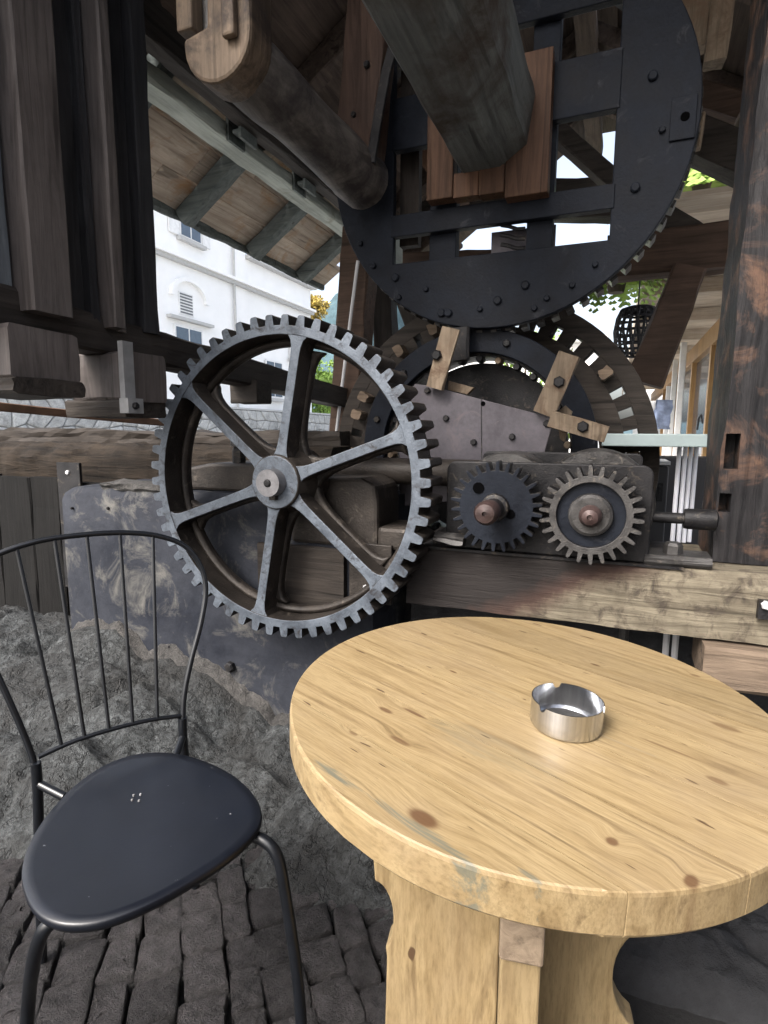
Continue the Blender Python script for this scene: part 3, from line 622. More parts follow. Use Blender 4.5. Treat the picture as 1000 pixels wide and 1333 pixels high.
G().lathe([(.002, x1-.03), (.016, x1-.03), (.016, x1+.09), (.028, x1+.09), (.030, x1+.10), (.030, x1+.17), (.020, x1+.175), (.002, x1+.175)], (0, 1.82, at(880, 675, Y=1.82).z), 'X', 20).build('side_shaft', 'black_iron', gc, smooth=35)
# loose grease clump left of the small gears
g = G(); q = at(585, 700, Y=1.70); g.timber(q-Vector((.045, 0, 0)), q+Vector((.05, 0, -.005)), .05, .028, jit=.010, seg=8); tag(g.build('grease_lump', 'greasy_iron', smooth=50), 'lump of old grease between the big gear and left pinion', 'grease')

# ------------------------------------------------------------------ lower cog wheel, plate and clamp arms
CX, CZ = -.53, 1.15
cw = thing('cog_wheel', 'dark wooden cog wheel with slotted rim behind the metal plate', 'wheel', (-.55, 2.5, 1.1))
QX, QZ, QY = -.55, 1.085, 2.52
ro_, ri_ = .725, .50; Ns = 44; pitch = 2*math.pi/Ns
def arcp(r, a): return (QX+r*math.cos(a), QZ+r*math.sin(a))
# rim as felloes pierced by mortises: outer band, inner band and bridges between the slots
for nm, r0, r1 in (('rim', .655, ro_), ('rim', ri_, .60)):
    n = 96; G().ring(circ(QX, QZ, r1, n), circ(QX, QZ, r0, n), QY, QY+.10).build(nm, 'dark_timber_x', cw, bevel=.003)
for i in range(Ns):
    a = i*pitch
    pl_ = [arcp(.595, a-.30*pitch), arcp(.66, a-.30*pitch), arcp(.66, a+.30*pitch), arcp(.595, a+.30*pitch)]
    G().prism(pl_, 'Y', QY+.002, QY+.098).build('bridge', 'dark_timber_x', cw)
    if 40 < math.degrees(a) % 360 < 75 or i % 3 == 2: continue
    b = a+.5*pitch; c0 = Vector((*arcp(.627, b)[:1], QY-.05, arcp(.627, b)[1])); rd = Vector((math.cos(b), 0, math.sin(b)))
    if math.degrees(b) % 360 < 75 and math.degrees(b) % 360 > 8 and i % 2: continue
    G().timber(c0+Vector((0, -.02, 0)), c0+Vector((0, .16, 0)), .040, .050, up=rd, jit=.003, ch=.006, seg=2).build('cog', 'grey_brown_wood', cw)
fr_ = thing('crown_ring', 'blue black iron ring with pegs below the big disc', 'ring', (CX, 2.3, CZ))
n = 80; G().ring(circ(CX, CZ, .475, n), circ(CX, CZ, .385, n), 2.25, 2.29).build('ring', 'disc_paint', fr_, bevel=.004)
G().ring(circ(CX, CZ, .40, n), circ(CX, CZ, .375, n), 2.295, 2.46).build('drum', 'black_iron', fr_)
for i in range(30):
    a = R(12*i+4); bolt('peg', (CX+.392*math.cos(a)*.93, 2.33, CZ+.392*math.sin(a)*.93), .016, .05, 'arm_wood' if i % 3 == 0 else 'black_iron', fr_, n=8)
for i in range(12):
    a = R(30*i+13); bolt('bolt', (CX+.43*math.cos(a), 2.25, CZ+.43*math.sin(a)), .015, .014, 'black_iron', fr_)
G().lathe([(.002, 2.40), (.36, 2.40), (.36, 2.44), (.002, 2.44)], (CX, 0, CZ), 'Y', 48).build('back_disc', 'black_iron', fr_)
def sheet(pxs, Y, th, name, mat, parent=None, bevel=.0015):
    return G().prism([(at(x, y, Y=Y).x, at(x, y, Y=Y).z) for x, y in pxs], 'Y', Y, Y+th).build(name, mat, parent, bevel=bevel)
mp_ = thing('guard_plate', 'lilac grey sheet metal plate with rivets right of the big gear', 'plate', (-.6, 2.1, 1.1))
sheet([(541, 500), (560, 503), (722, 545), (702, 612), (700, 640), (520, 660), (520, 520)], 2.10, .012, 'plate', 'plate_iron', mp_)
sheet([(626, 518), (627.2, 518.5), (628, 640), (626.8, 640)], 2.0985, .001, 'seam', 'black_iron', mp_, 0)
for px, py in ((557, 509), (581, 545), (617, 576), (667, 569), (712, 552)): bolt('rivet', at(px, py, Y=2.10), .012, .014, 'black_iron', mp_, n=8)
bolt('hole', at(629, 526, Y=2.10), .009, .002, 'void_black', mp_, n=10)
def arm(a, b, wpx, label, bolts, Y=2.06):
    A, B = at(*a, Y=Y), at(*b, Y=Y); t = thing('clamp_arm', label, 'arm', A, 'wooden clamp arms round the cog wheel')
    G().timber(A, B, wpx*Y/FPX*1.05, .03, up=(0, 1, 0), jit=.003, ch=.004).build('bar', 'arm_wood', t)
    for p in bolts: bolt('bolt', at(*p, Y=Y-.016), .020, .016, 'black_iron', t)
arm((588, 428), (566, 506), 22, 'wooden clamp arm at the upper left corner of the lilac plate', [(569, 463)])
arm((742, 462), (708, 540), 25, 'wooden clamp arm rising right of the lilac plate', [(728, 498)], 2.075)
arm((716, 546), (790, 566), 19, 'wooden clamp arm lying between lilac plate and counter slab', [(759, 556)], 2.05)
wdg = lambda pxs, lab: tag(sheet(pxs, 2.12, .03, 'wood_wedge', 'arm_wood'), lab, 'wedge')
wdg([(584, 496), (617, 505), (608, 514), (583, 508)], 'pale wood wedge above the top edge of lilac plate')
wdg([(724, 538), (736, 528), (745, 536), (735, 576), (729, 572)], 'pale wood wedge between the two right clamp arms')
tag(G().timber(at(598, 428, Y=2.2), at(598, 470, Y=2.2), .08, .05, up=(0, 1, 0)).build('hanger_block', 'black_iron'), 'black hanger block between the big disc and crown ring', 'block')

# ------------------------------------------------------------------ the great black disc, axle and hub boards
DX, DZ, DY, DR = -.456, 2.269, 2.20, .655
dw = thing('disc_wheel', 'great black disc wheel with square openings overhead', 'wheel', (DX, DY, DZ))
hw, hh = .400, .375
sq = []
for k in range(24): sq.append((hw, -hh+2*hh*k/24))
for k in range(24): sq.append((hw-2*hw*k/24, hh))
for k in range(24): sq.append((-hw, hh-2*hh*k/24))
for k in range(24): sq.append((-hw+2*hw*k/24, -hh))
inner = [(DX+a, DZ+b-.01) for a, b in sq]; outer = [(DX+DR*math.cos(math.atan2(b, a)), DZ+DR*math.sin(math.atan2(b, a))) for a, b in sq]
g = G(); g.ring(outer, inner, DY, DY+.035); g.build('disc', 'disc_paint', dw, bevel=.004)
n = 96; G().ring(circ(DX, DZ, .63, n), circ(DX, DZ, .575, n), DY+.036, DY+.15).build('rim', 'black_iron', dw)
N = 72
for i in range(N):
    a = 2*math.pi*i/N
    if not (190 < math.degrees(a) or math.degrees(a) < 30): continue
    rd = Vector((math.cos(a), 0, math.sin(a))); c = Vector((DX, DY+.09, DZ))
    G().timber(c+rd*.62, c+rd*.662, .026, .085, up=(0, 1, 0), jit=.001, ch=.004, seg=2).build('cog', 'greasy_iron', dw)
for (a, b, c, d) in ((-.262, -.155, -.39, .37), (.112, .205, -.39, .37)): G().box((DX+a, DY+.037, DZ+c-.02), (DX+b, DY+.09, DZ+d+.03)).build('cross_bar', 'disc_paint', dw, bevel=.003)
for (c, d) in ((-.285, -.205), (.03, .215)): G().box((DX-.41, DY-.004, DZ+c), (DX+.41, DY+.034, DZ+d)).build('cross_bar', 'disc_paint', dw, bevel=.003)
G().box((DX-.41, DY+.10, DZ-.29), (DX-.33, DY+.14, DZ+.37)).build('cross_bar', 'dark_timber_z', dw)
for px, py in ((470, 318), (487, 347), (515, 362), (555, 377), (575, 408), (584, 408), (625, 403), (648, 392), (684, 372), (696, 402), (712, 389), (745, 372), (775, 345), (520, 388), (827, 245), (470, 250), (862, 170), (850, 100)):
    bolt('bolt', at(px, py, Y=DY), .011 if random.random() < .7 else .016, .012, 'disc_paint', dw, n=8)
q = at(893, 152, Y=DY); G().box((q.x-.045, DY-.008, q.z-.07), (q.x+.03, DY+.002, q.z+.06)).build('patch_plate', 'disc_paint', dw, bevel=.002); bolt('hole', at(892, 152, Y=DY-.008), .014, .003, 'void_black', dw, n=10)
g = G()
for k in range(4):
    q = at(668, 296+9*k, Y=DY+.05); pts = [q+Vector((-.045+.03*i/1.0, 0, .012*math.cos(i*1.2)-.01*k)) for i in range(4)]; g.tube(pts, .007, 6)
g.build('spring_coil', 'black_iron', dw)
G().box((DX+.11-.14, DY+.10, DZ-.40), (DX+.21, DY+.105, DZ-.28)).build('spring_plate', 'plate_iron', dw)
hbx = thing('hub_box', 'reddish brown plank box wedged round the axle end', 'box', (-.48, 2.15, 2.06))
for nm, a, b in (('board', (-.700, 2.135, 2.075), (-.600, 2.195, 2.38)), ('board', (-.598, 2.137, 2.070), (-.505, 2.195, 2.155)), ('board', (-.503, 2.133, 2.066), (-.412, 2.195, 2.158)), ('board', (-.410, 2.135, 2.045), (-.262, 2.195, 2.50)), ('board', (-.700, 2.137, 2.42), (-.41, 2.195, 2.50))):
    G().box(a, b).build(nm, 'red_board', hbx, bevel=.004)
ax = [(-.585, 2.185), (-.562, 2.152), (-.430, 2.150), (-.338, 2.208), (-.318, 2.36), (-.38, 2.44), (-.53, 2.44), (-.605, 2.38)]
g = G(); rings = []
for i in range(40):
    y = .55+1.64*i/39
    rings.append([(x+noise.noise(Vector((y*6, k*3, 0)))*.006, y, z+noise.noise(Vector((y*6, k*3, 5)))*.006) for k, (x, z) in enumerate(ax)])
tag(g.loft(rings).build('axle_beam', 'axle_timber', smooth=25), 'grey green faceted timber axle running into the black disc', 'axle')
# round log and yoke
lg = at(302, 70, Y=1.46); le = at(471, 234, Y=2.08)
rings = []
g = G()
for i in range(36):
    f = i/35; p = lg.lerp(le, f); p.y = 1.43+(2.10-1.43)*f; rr_ = .094+.004*math.sin(f*9)+(.004 if f > .86 else 0)
    rings.append([(p.x+(rr_+noise.noise(Vector((f*4, k*.6, 2)))*.005)*math.cos(k*.2618), p.y, p.z+(rr_+noise.noise(Vector((f*4, k*.6, 7)))*.005)*math.sin(k*.2618)) for k in range(24)])
rings.append([(le.x+.05*math.cos(k*.2618), 2.115, le.z+.05*math.sin(k*.2618)) for k in range(24)])
tag(g.loft(rings).build('round_log', 'log_wood', smooth=50), 'thick smooth round log slanting down to the disc', 'log')
yk = thing('yoke', 'worn tan wooden yoke cradling the near end of the log', 'yoke', (lg.x, 1.3, lg.z-.1))
def arch(r0, r1, zt_):
    o = [(lg.x+r1, lg.z+zt_)]+[(lg.x+r1*math.cos(R(-a)), lg.z+.012+r1*math.sin(R(-a))) for a in range(0, 181, 15)]+[(lg.x-r1, lg.z+zt_)]
    i_ = [(lg.x-r0, lg.z+zt_)]+[(lg.x+r0*math.cos(R(-a)), lg.z+.012+r0*math.sin(R(-a))) for a in range(180, -1, -15)]+[(lg.x+r0, lg.z+zt_)]
    return o+i_
ys_ = [(lg.x+.110, lg.z+.8), (lg.x+.110, lg.z)]+[(lg.x+.110*math.cos(R(-a)), lg.z+.110*math.sin(R(-a))) for a in range(15, 180, 15)]+[(lg.x-.110, lg.z), (lg.x-.110, lg.z+.02), (lg.x-.03, lg.z+.035), (lg.x-.01, lg.z+.8)]
G().prism(ys_, 'Y', 1.39, 1.50).build('cradle', 'yoke_wood', yk, bevel=.010)
G().box((lg.x-.128, 1.385, lg.z+.04), (lg.x-.075, 1.51, lg.z+.8)).build('cheek', 'yoke_wood', yk, bevel=.006)
G().box((lg.x+.035, 1.365, lg.z-.02), (lg.x+.075, 1.387, lg.z+.8)).build('front_slat', 'yoke_wood', yk, bevel=.006)
G().lathe([(.002, lg.z+.025), (.020, lg.z+.025), (.022, lg.z+.8), (.002, lg.z+.8)], (lg.x-.055, 1.44, 0), 'Z', 14).build('hanger_rod', 'greasy_iron', yk, smooth=40)
# ------------------------------------------------------------------ framing behind at right
tag(G().timber(at(790, 340, Y=3.05), at(990, 318, Y=3.05), .14, .19, jit=.004).build('tie_beam', 'brown_beam'), 'dark brown tie beam crossing behind the disc at right', 'beam')
tag(G().timber(at(898, 350, Y=2.98), at(838, 500, Y=2.98), .135, .11, up=(0, 1, 0), wd1=.165).build('knee_brace', 'brown_beam'), 'brown slanting knee brace right of the black lantern', 'brace')
tag(G().timber(at(860, 282, Y=3.2), at(938, 330, Y=3.2), .11, .10).build('upper_brace', 'dark_timber_x'), 'short dark brace above the brown tie beam', 'brace')
tag(G().timber(at(880, 172, Y=3.1), at(980, 218, Y=3.1), .16, .15).build('purlin', 'dark_timber_x'), 'black purlin between the disc edge and the charred post', 'beam')
tag(G().timber(at(905, 128, Y=3.4), at(965, 146, Y=3.4), .12, .12).build('cross_timber', 'brown_beam'), 'brown cross timber left of the charred post top', 'timber')
tag(G().timber(at(893, -60, Y=2.6), at(914, 65, Y=2.6), .085, .07, up=(0, 1, 0)).build('strut', 'arm_wood'), 'pale tan strut at the upper right rim of the disc', 'strut')
tag(G().timber(at(948, -60, Y=2.5), at(930, 85, Y=2.5), .07, .07, up=(0, 1, 0)).build('strut', 'arm_wood'), 'pale tan strut beside the charred post top', 'strut')
tag(G().timber(at(910, 150, Y=2.9), at(903, 195, Y=2.9), .05, .05, up=(0, 1, 0)).build('short_strut', 'arm_wood'), 'short pale strut at the right rim of the disc', 'strut')
tag(G().timber(at(520, 150, Y=3.6), at(600, 270, Y=3.6), .10, .10, up=(0, 1, 0)).build('inner_brace', 'red_board'), 'reddish brace seen through the left opening of the disc', 'brace')
tag(G().timber(at(700, 150, Y=4.0), at(800, 240, Y=4.0), .10, .16, up=(0, 1, 0)).build('inner_brace', 'dark_timber_x'), 'black brace crossing the bright right opening of the disc', 'brace')
tag(G().timber(at(480, 262, Y=4.6), at(860, 262, Y=4.6), .16, .26).build('rear_tie_beam', 'dark_timber_x'), 'long black tie beam at the back of the shed', 'beam')
tag(G().timber(at(480, 345, Y=4.7), at(850, 338, Y=4.7), .14, .16).build('rear_rail', 'brown_beam'), 'lower brown rail at the back of the shed', 'beam')

# counter, pipes, cabinet
cs = thing('counter_slab', 'pale green grey counter slab at eye level by the post', 'counter', (.12, 2.3, 1.17))
a, b = at(784, 570, Y=2.26), at(914, 570, Y=2.26)
G().box((a.x, 2.26, 1.175), (b.x+.08, 2.62, 1.221)).build('slab', 'counter_paint', cs, bevel=.004)
G().tube([at(908, 560, Y=2.27), at(910, 545, Y=2.27), at(913, 540, Y=2.27), at(915, 552, Y=2.27)], .003).build('hook', 'black_iron', cs)
for i, px in enumerate((882, 890, 897, 904)):
    q = at(px, 620, Y=2.42+.02*i); tag(G().tube([(q.x, q.y, .80), (q.x, q.y, 1.172)], .0085).build('pipe', 'pipe_white'), ['leftmost of four', 'second from left of four', 'third from left of four', 'rightmost of four'][i]+' white pipes under the counter slab', 'pipe', 'white pipes under the counter')
cb_ = thing('black_cabinet', 'black cabinet standing under the counter slab', 'cabinet', (.1, 2.8, .6))
a, b = at(786, 600, Y=2.75), at(872, 600, Y=2.75)
G().box((a.x, 2.75, .5), (b.x, 3.0, at(800, 606, Y=2.75).z)).build('body', 'cabinet_black', cb_, bevel=.005)
G().box((a.x, 2.70, at(800, 604, Y=2.7).z), (b.x, 3.0, at(800, 600, Y=2.7).z)).build('top_edge', 'frame_white', cb_)
q = at(853, 638, Y=2.745); G().box((q.x-.06, 2.742, q.z-.05), (q.x+.03, 2.749, q.z+.03)).build('drawer_hole', 'dirt_and_shade', cb_)
tag(G().box((at(845, 575, Y=3.4).x, 3.4, .4), (at(940, 575, Y=3.4).x, 3.7, at(870, 596, Y=3.4).z)).build('dark_bench', 'cabinet_black', bevel=.01), 'dark low bench behind the white pipes', 'bench')

# covered walkway at right
wk = thing('walkway_canopy', 'pale wooden canopy ceiling of the walkway at right', 'ceiling', (.6, 9, 2.6))
y = 4.0; i = 0
while y < 20:
    d_ = .30 if y < 8 else .6
    G().box((.18, y, 2.62), (1.6, y+d_-.012, 2.65)).build('plank', 'pale_ceiling', wk); y += d_; i += 1
for yy in (4.6, 6.0, 7.4, 8.8, 10.4, 12.4, 15, 18): G().box((.17, yy, 2.49), (1.6, yy+.14, 2.617)).build('joist', 'pale_ceiling', wk, bevel=.004)
G().box((.14, 3.95, 2.45), (.168, 20, 2.68)).build('fascia', 'pale_ceiling', wk)
wf = thing('shop_front', 'wooden shop front with white framed windows along the walkway', 'shop front', (1.1, 8, 0))
for yy in (4.2, 5.2, 6.4, 7.8, 9.6, 12, 15): G().box((1.0, yy, 0), (1.12, yy+.12, 2.3)).build('mullion', 'honey_wood', wf)
G().box((.99, 4, 2.26), (1.14, 20, 2.48)).build('lintel', 'honey_wood', wf); G().box((1.13, 4, 0), (1.2, 20, .95)).build('sill_wall', 'frame_white', wf)
ya = [4.2, 5.2, 6.4, 7.8, 9.6, 12, 15, 19.5]
for p, q in zip(ya, ya[1:]): G().box((1.06, p+.13, .96), (1.075, q-.01, 2.25)).build('pane', 'pane', wf)
G().box((.55, 20.5, 0), (3, 20.7, 4)).build('end_wall', 'frame_white', wf)
for k, (px, Y_) in enumerate(((868, 14), (875, 11), (884, 9))):
    q = at(px, 540, Y=Y_); tag(G().box((q.x-.04, Y_, -.05), (q.x+.04, Y_+.08, 2.48)).build('canopy_post', 'frame_white', bevel=.01), ['farthest white post holding up the walkway canopy', 'middle white post holding up the walkway canopy', 'nearest white post holding up the walkway canopy'][k], 'post', 'white canopy posts')
q = at(862, 545, Y=10); tag(G().timber((q.x, 10, 1.30), (q.x+.02, 10, 1.75), .22, .12, up=(0, 1, 0), jit=.02, seg=8).build('hanging_cloth', 'blue_cloth'), 'blue patterned cloth hanging at the far end of walkway', 'cloth')
cw_ = thing('light_block_wall', 'dark timber house wall closing the terrace on the right', 'wall', (1.4, -1, 0))  # added out of view to cut light from the right
for k in range(8): G().timber((1.4, -4.4+.7*k, -.05), (1.4, -4.4+.7*k, 2.7), .69, .06, up=(1, 0, 0), seg=3).build('plank', 'brown_beam', cw_)
# lantern
ln = thing('lantern', 'black woven round lantern hanging behind the cog wheel', 'lantern', at(828, 395, Y=3.5))
c = at(829, 432, Y=3.5); prof = [(.055, .125), (.085, .115), (.105, .07), (.115, 0), (.105, -.075), (.075, -.125)]
bm_ = G(); n = 18; rings = []
P_ = []
for i in range(11):
    f = i/10*5; k = min(4, int(f)); t_ = f-k; P_.append((prof[k][0]*(1-t_)+prof[k+1][0]*t_, prof[k][1]*(1-t_)+prof[k+1][1]*t_))
for r_, h in P_: bm_.tube([c+Vector((r_*math.cos(2*math.pi*k/n), r_*math.sin(2*math.pi*k/n), h)) for k in range(n+1)], .0068, 5)
for sgn in (1, -1):
    for k in range(n): bm_.tube([c+Vector((r_*1.01*math.cos(2*math.pi*(k+sgn*j*.12)/n), r_*1.01*math.sin(2*math.pi*(k+sgn*j*.12)/n), h)) for j, (r_, h) in enumerate(P_)], .0058, 4)
bm_.build('weave', 'cabinet_black', ln); G().lathe([(.002, .13), (.06, .13), (.062, .115), (.002, .115)], c, 'Z', 18).build('cap', 'cabinet_black', ln)
G().tube([c+Vector((0, 0, .12)), c+Vector((0, 0, .45))], .004).build('cord', 'cabinet_black', ln)

# ------------------------------------------------------------------ street: white building, stone wall, trees
bl = thing('white_building', 'white rendered building with cornice across the street', 'building', (-15, 14, 0))
WX = -14.0
G().box((-22, 3, 0), (WX, 19.8, 13)).build('wall', 'render_white', bl); G().box((-22, 19.82, 0), (WX-.05, 25.1, 8.05)).build('wall', 'render_white', bl)
G().box((WX+.0, 3, 6.85), (WX+.16, 25.1, 6.98)).build('cornice', 'trim_grey', bl); G().box((WX, 3, 6.98), (WX+.25, 25.15, 7.08)).build('cornice', 'render_white', bl)
G().box((-22, 19.83, 8.06), (WX+.22, 25.3, 8.2)).build('roof_edge', 'trim_grey', bl)
G().tube([(WX+.10, 18.9, 0), (WX+.10, 18.9, 12.5)], .05, 10).build('downpipe', 'trim_grey', bl)
def wind(y0, y1, z0, z1, n=2):
    f = G().box((WX, y0, z0), (WX+.06, y1, z1)).build('window', 'frame_white', bl)
    for k in range(n):
        a_ = y0+.07+(y1-y0-.07)*k/n; b_ = y0+(y1-y0-.07)*(k+1)/n
        G().box((WX+.061, a_, z0+.07), (WX+.07, b_, z1-.07)).build('pane', 'pane', f)
    G().box((WX+.0, y0-.12, z0-.14), (WX+.18, y1+.12, z0-.02)).build('sill', 'trim_grey', f)
wind(16.05, 17.15, 7.75, 9.3); wind(15.6, 17.0, 4.25, 4.82, 2)
wind(12.6, 13.7, 7.75, 9.3); wind(21.0, 22.3, 2.7, 4.3); wind(23.0, 24.2, 4.6, 6.0)
for y0, y1, z0, z1 in ((15.55, 16.02, 7.75, 9.3), (17.18, 17.6, 7.75, 9.3)):
    G().box((WX+.02, y0, z0), (WX+.07, y1, z1)).build('shutter', 'frame_white', bl)
o = [(16.4+.95*math.cos(R(a)), 5.75+.72*math.sin(R(a))) for a in range(0, 181, 12)]; i_ = [(16.4+.80*math.cos(R(a)), 5.75+.58*math.sin(R(a))) for a in range(180, -1, -12)]
G().prism(o+i_, 'X', WX, WX+.14).build('arch_moulding', 'render_white', bl)
lv = G().box((WX, 15.9, 5.2), (WX+.03, 16.6, 5.95)).build('louver', 'frame_white', bl)
for k in range(7): G().box((WX+.031, 15.95, 5.25+.10*k), (WX+.045, 16.55, 5.30+.10*k)).build('louver_slat', 'louver_dark', lv)
G().box((WX, 15.3, 4.98), (WX+.2, 17.5, 5.08)).build('ledge', 'trim_grey', bl)
sw = thing('stone_wall', 'pale rubble stone wall at the foot of the white building', 'wall', (-13.8, 14, 0))
G().box((-13.95, 3, -.1), (-13.72, 27.5, 2.10)).build('core', 'joint_stone', sw); G().box((-14, 3, 2.10), (-13.66, 27.6, 2.17)).build('coping', 'trim_grey', sw)
gy = {}
for i in range(0, 45):
    for j in range(0, 5): gy[i, j] = (6.0+i*.49+random.uniform(-.13, .13)+(.24 if j % 2 else 0), .55+j*.385+(random.uniform(-.09, .09) if 0 < j < 4 else 0))
for i in range(44):
    for j in range(4): piece([gy[i, j], gy[i+1, j], gy[i+1, j+1], gy[i, j+1]], -.02, .045+random.uniform(-.01, .02), .006, .035, 'stone', 'wall_stone', sw, mapf=lambda y, z, h: (-13.72+h, y, z))
def tree(name, label, base, ht, rad, mat, nclump, per, lsz, grp=None, trunk=.09):
    t = thing(name, label, 'tree', base, grp); b = Vector(base); g = G(); g.tube([b, b+Vector((.05, 0, ht*.4)), b+Vector((0, .05, ht*.85))], [trunk, trunk*.7, trunk*.2], 8)
    tops = []
    for k in range(9):
        a = random.uniform(0, 6.28); h = random.uniform(.3, .75)*ht; e = b+Vector((math.cos(a)*rad*.7, math.sin(a)*rad*.7, h+rad*.3)); g.tube([b+Vector((0, 0, h*.8)), (b+Vector((0, 0, h))).lerp(e, .5), e], [trunk*.4, trunk*.25, trunk*.08], 6); tops.append(e)
    g.build('trunk', 'bark', t); me_v, me_f = [], []
    for c_ in range(nclump):
        a = random.uniform(0, 6.28); u = random.uniform(-1, 1); rr_ = random.uniform(.45, 1); cc = b+Vector((math.cos(a)*rad*rr_*math.sqrt(1-u*u), math.sin(a)*rad*rr_*math.sqrt(1-u*u), ht*.62+u*ht*.40*rr_)); cr = rad*random.uniform(.15, .3)
        for _ in range(per):
            p = cc+Vector((random.gauss(0, 1), random.gauss(0, 1), random.gauss(0, .8)))*cr*.6; d = Vector((random.gauss(0, 1), random.gauss(0, 1), random.gauss(0, .7))).normalized(); e = d.orthogonal().normalized(); L_ = lsz*random.uniform(.6, 1.3)
            i0 = len(me_v); me_v += [p-d*L_, p+e*L_*.4, p+d*L_, p-e*L_*.4]; me_f.append((i0, i0+1, i0+2, i0+3))
    me = bpy.data.meshes.new('crown'); me.from_pydata([tuple(v) for v in me_v], [], me_f); me.materials.append(MATS[mat]); o = bpy.data.objects.new('crown', me); col.objects.link(o); o.parent = t; o.matrix_parent_inverse = Matrix.Translation(b).inverted()
q = at(421, 462, Y=29); tree('street_tree', 'bright green tree behind the stone wall seen through the gear', (q.x, 29, 0), q.z, 1.15, 'leaf_lime', 70, 60, .13)
q = at(410, 396, Y=44); tree('autumn_tree', 'yellow autumn tree at the corner of the white building', (q.x, 44, q.z-2.2), 3.0, 1.1, 'leaf_yellow', 50, 50, .16)
q = at(830, 500, Y=9); tree('garden_tree', 'green garden tree seen through the slots of the cog wheel', (q.x-1.6, 9, 0), 3.0, 1.0, 'leaf_lime', 40, 60, .07, trunk=.05)
def fern(label, c, n, L, mat, seed):
    rs = random.Random(seed); t = thing('hanging_fern', label, 'plant', c, 'hanging ferns'); v, f = [], []
    for i in range(n):
        a = rs.uniform(0, 6.28); out = rs.uniform(.3, 1)*L; p = Vector(c); d = Vector((math.cos(a)*.8, math.sin(a)*.8, .55))
        for s_ in range(9):
            q = p+d.normalized()*out/9; d.z -= .22; sd_ = d.cross(Vector((0, 0, 1))).normalized()
            for sg in (-1, 1):
                tip = q+sd_*sg*L*.13*(1-s_/11)+d.normalized()*L*.05; i0 = len(v); v += [tuple(q), tuple(q+d.normalized()*L*.07), tuple(tip)]; f.append((i0, i0+1, i0+2))
            p = q
    me = bpy.data.meshes.new('fronds'); me.from_pydata(v, [], f); me.materials.append(MATS[mat]); o = bpy.data.objects.new('fronds', me); col.objects.link(o); o.parent = t; o.matrix_parent_inverse = Matrix.Translation(Vector(c)).inverted()
    G().lathe([(.002, -.12), (.06, -.12), (.085, 0), (.08, .0), (.002, -.02)], c, 'Z', 14).build('pot', 'bark', t)
    G().tube([Vector(c), Vector(c)+Vector((0, 0, .9))], .004, 5).build('cord', 'cabinet_black', t)
fern('hanging green fern left of the black lantern', at(803, 362, Y=5.2), 110, .6, 'leaf_lime', 1)
fern('hanging fern high between disc rim and charred post', at(914, 236, Y=6.0), 150, .9, 'leaf_lime', 2)
hu = thing('pale_house', 'pale house with a balcony beyond the shed', 'house', (-1, 17, 0))
G().box((-5.5, 17, 0), (-.6, 20, 3.7)).build('wall', 'render_white', hu); G().box((-5.8, 16.6, 3.7), (-.3, 20.4, 3.85)).build('roof', 'trim_grey', hu)
for k in range(3):
    w_ = G().box((-4.8+1.5*k, 16.95, 1.4), (-3.9+1.5*k, 16.998, 2.8)).build('window', 'frame_white', hu); G().box((-4.72+1.5*k, 16.93, 1.48), (-3.98+1.5*k, 16.949, 2.72)).build('pane', 'pane', w_)
rl = thing('balcony_railing', 'thin iron balcony railing behind the upper fern', 'railing', (1.6, 9, 3.4))
for k in range(12): G().tube([(.9+.14*k, 8.5, 3.55), (.9+.14*k, 8.5, 4.5)], .012, 5).build('baluster', 'cabinet_black', rl)
G().tube([(.8, 8.5, 4.5), (2.6, 8.5, 4.5)], .018, 6).build('top_rail', 'cabinet_black', rl)

# ================================================================== CHAIR
ch = thing('chair', 'black metal bistro chair with spindle back and rounded seat', 'chair', (-.85, .8, 0))
SZ = .455
so_ = [at(x, y, Z=SZ) for x, y in ((27, 1150), (28, 1122), (40, 1090), (60, 1060), (100, 1017), (150, 987), (200, 977), (250, 983), (300, 1004), (330, 1030), (343, 1056), (338, 1080), (300, 1115), (250, 1147), (200, 1175), (150, 1196), (110, 1205), (70, 1203), (42, 1186))]
def smooth_loop(p, it=2):
    for _ in range(it):
        q = []
        for i in range(len(p)): a_, b_ = p[i], p[(i+1) % len(p)]; q += [a_*.75+b_*.25, a_*.25+b_*.75]
        p = q
    return p
sl = smooth_loop(so_); cen = sum(sl, Vector())/len(sl)
def off(k, z): return [Vector((cen.x+(p.x-cen.x)*k, cen.y+(p.y-cen.y)*k, z)) for p in sl]
G().loft([off(.93, SZ-.022), off(.985, SZ-.018), off(1.0, SZ-.010), off(.998, SZ-.004), off(.985, SZ), off(.90, SZ-.001), off(.6, SZ-.006), off(.2, SZ-.009)]).build('seat', 'seat_paint', ch, smooth=70)
for px, py in ((174, 1037), (183, 1036), (172, 1043), (181, 1044)): bolt('screw', at(px, py, Z=SZ-.0065)+Vector((0, 0, .003)), .0021, .0012, 'clamp_grey', ch, (0, 0, 1), 8)
b0, b1 = at(47, 992, Z=.505), at(238, 934, Z=.505)
dn = Vector((-(b1-b0).y, (b1-b0).x, 0)).normalized()
if dn.y < 0: dn = -dn
pn = (dn+Vector((0, 0, -.22))).normalized()      # the back leans away from the seat
def bk(x, y): return on(x, y, b0, pn)
def catmull(p, k=5):
    q = []
    for i in range(len(p)-1):
        a_, b_, c_, d_ = p[max(i-1, 0)], p[i], p[i+1], p[min(i+2, len(p)-1)]
        for j in range(k):
            t = j/k; q.append(.5*((2*b_)+(c_-a_)*t+(2*a_-5*b_+4*c_-d_)*t*t+(3*b_-a_-3*c_+d_)*t**3))
    return q+[p[-1]]
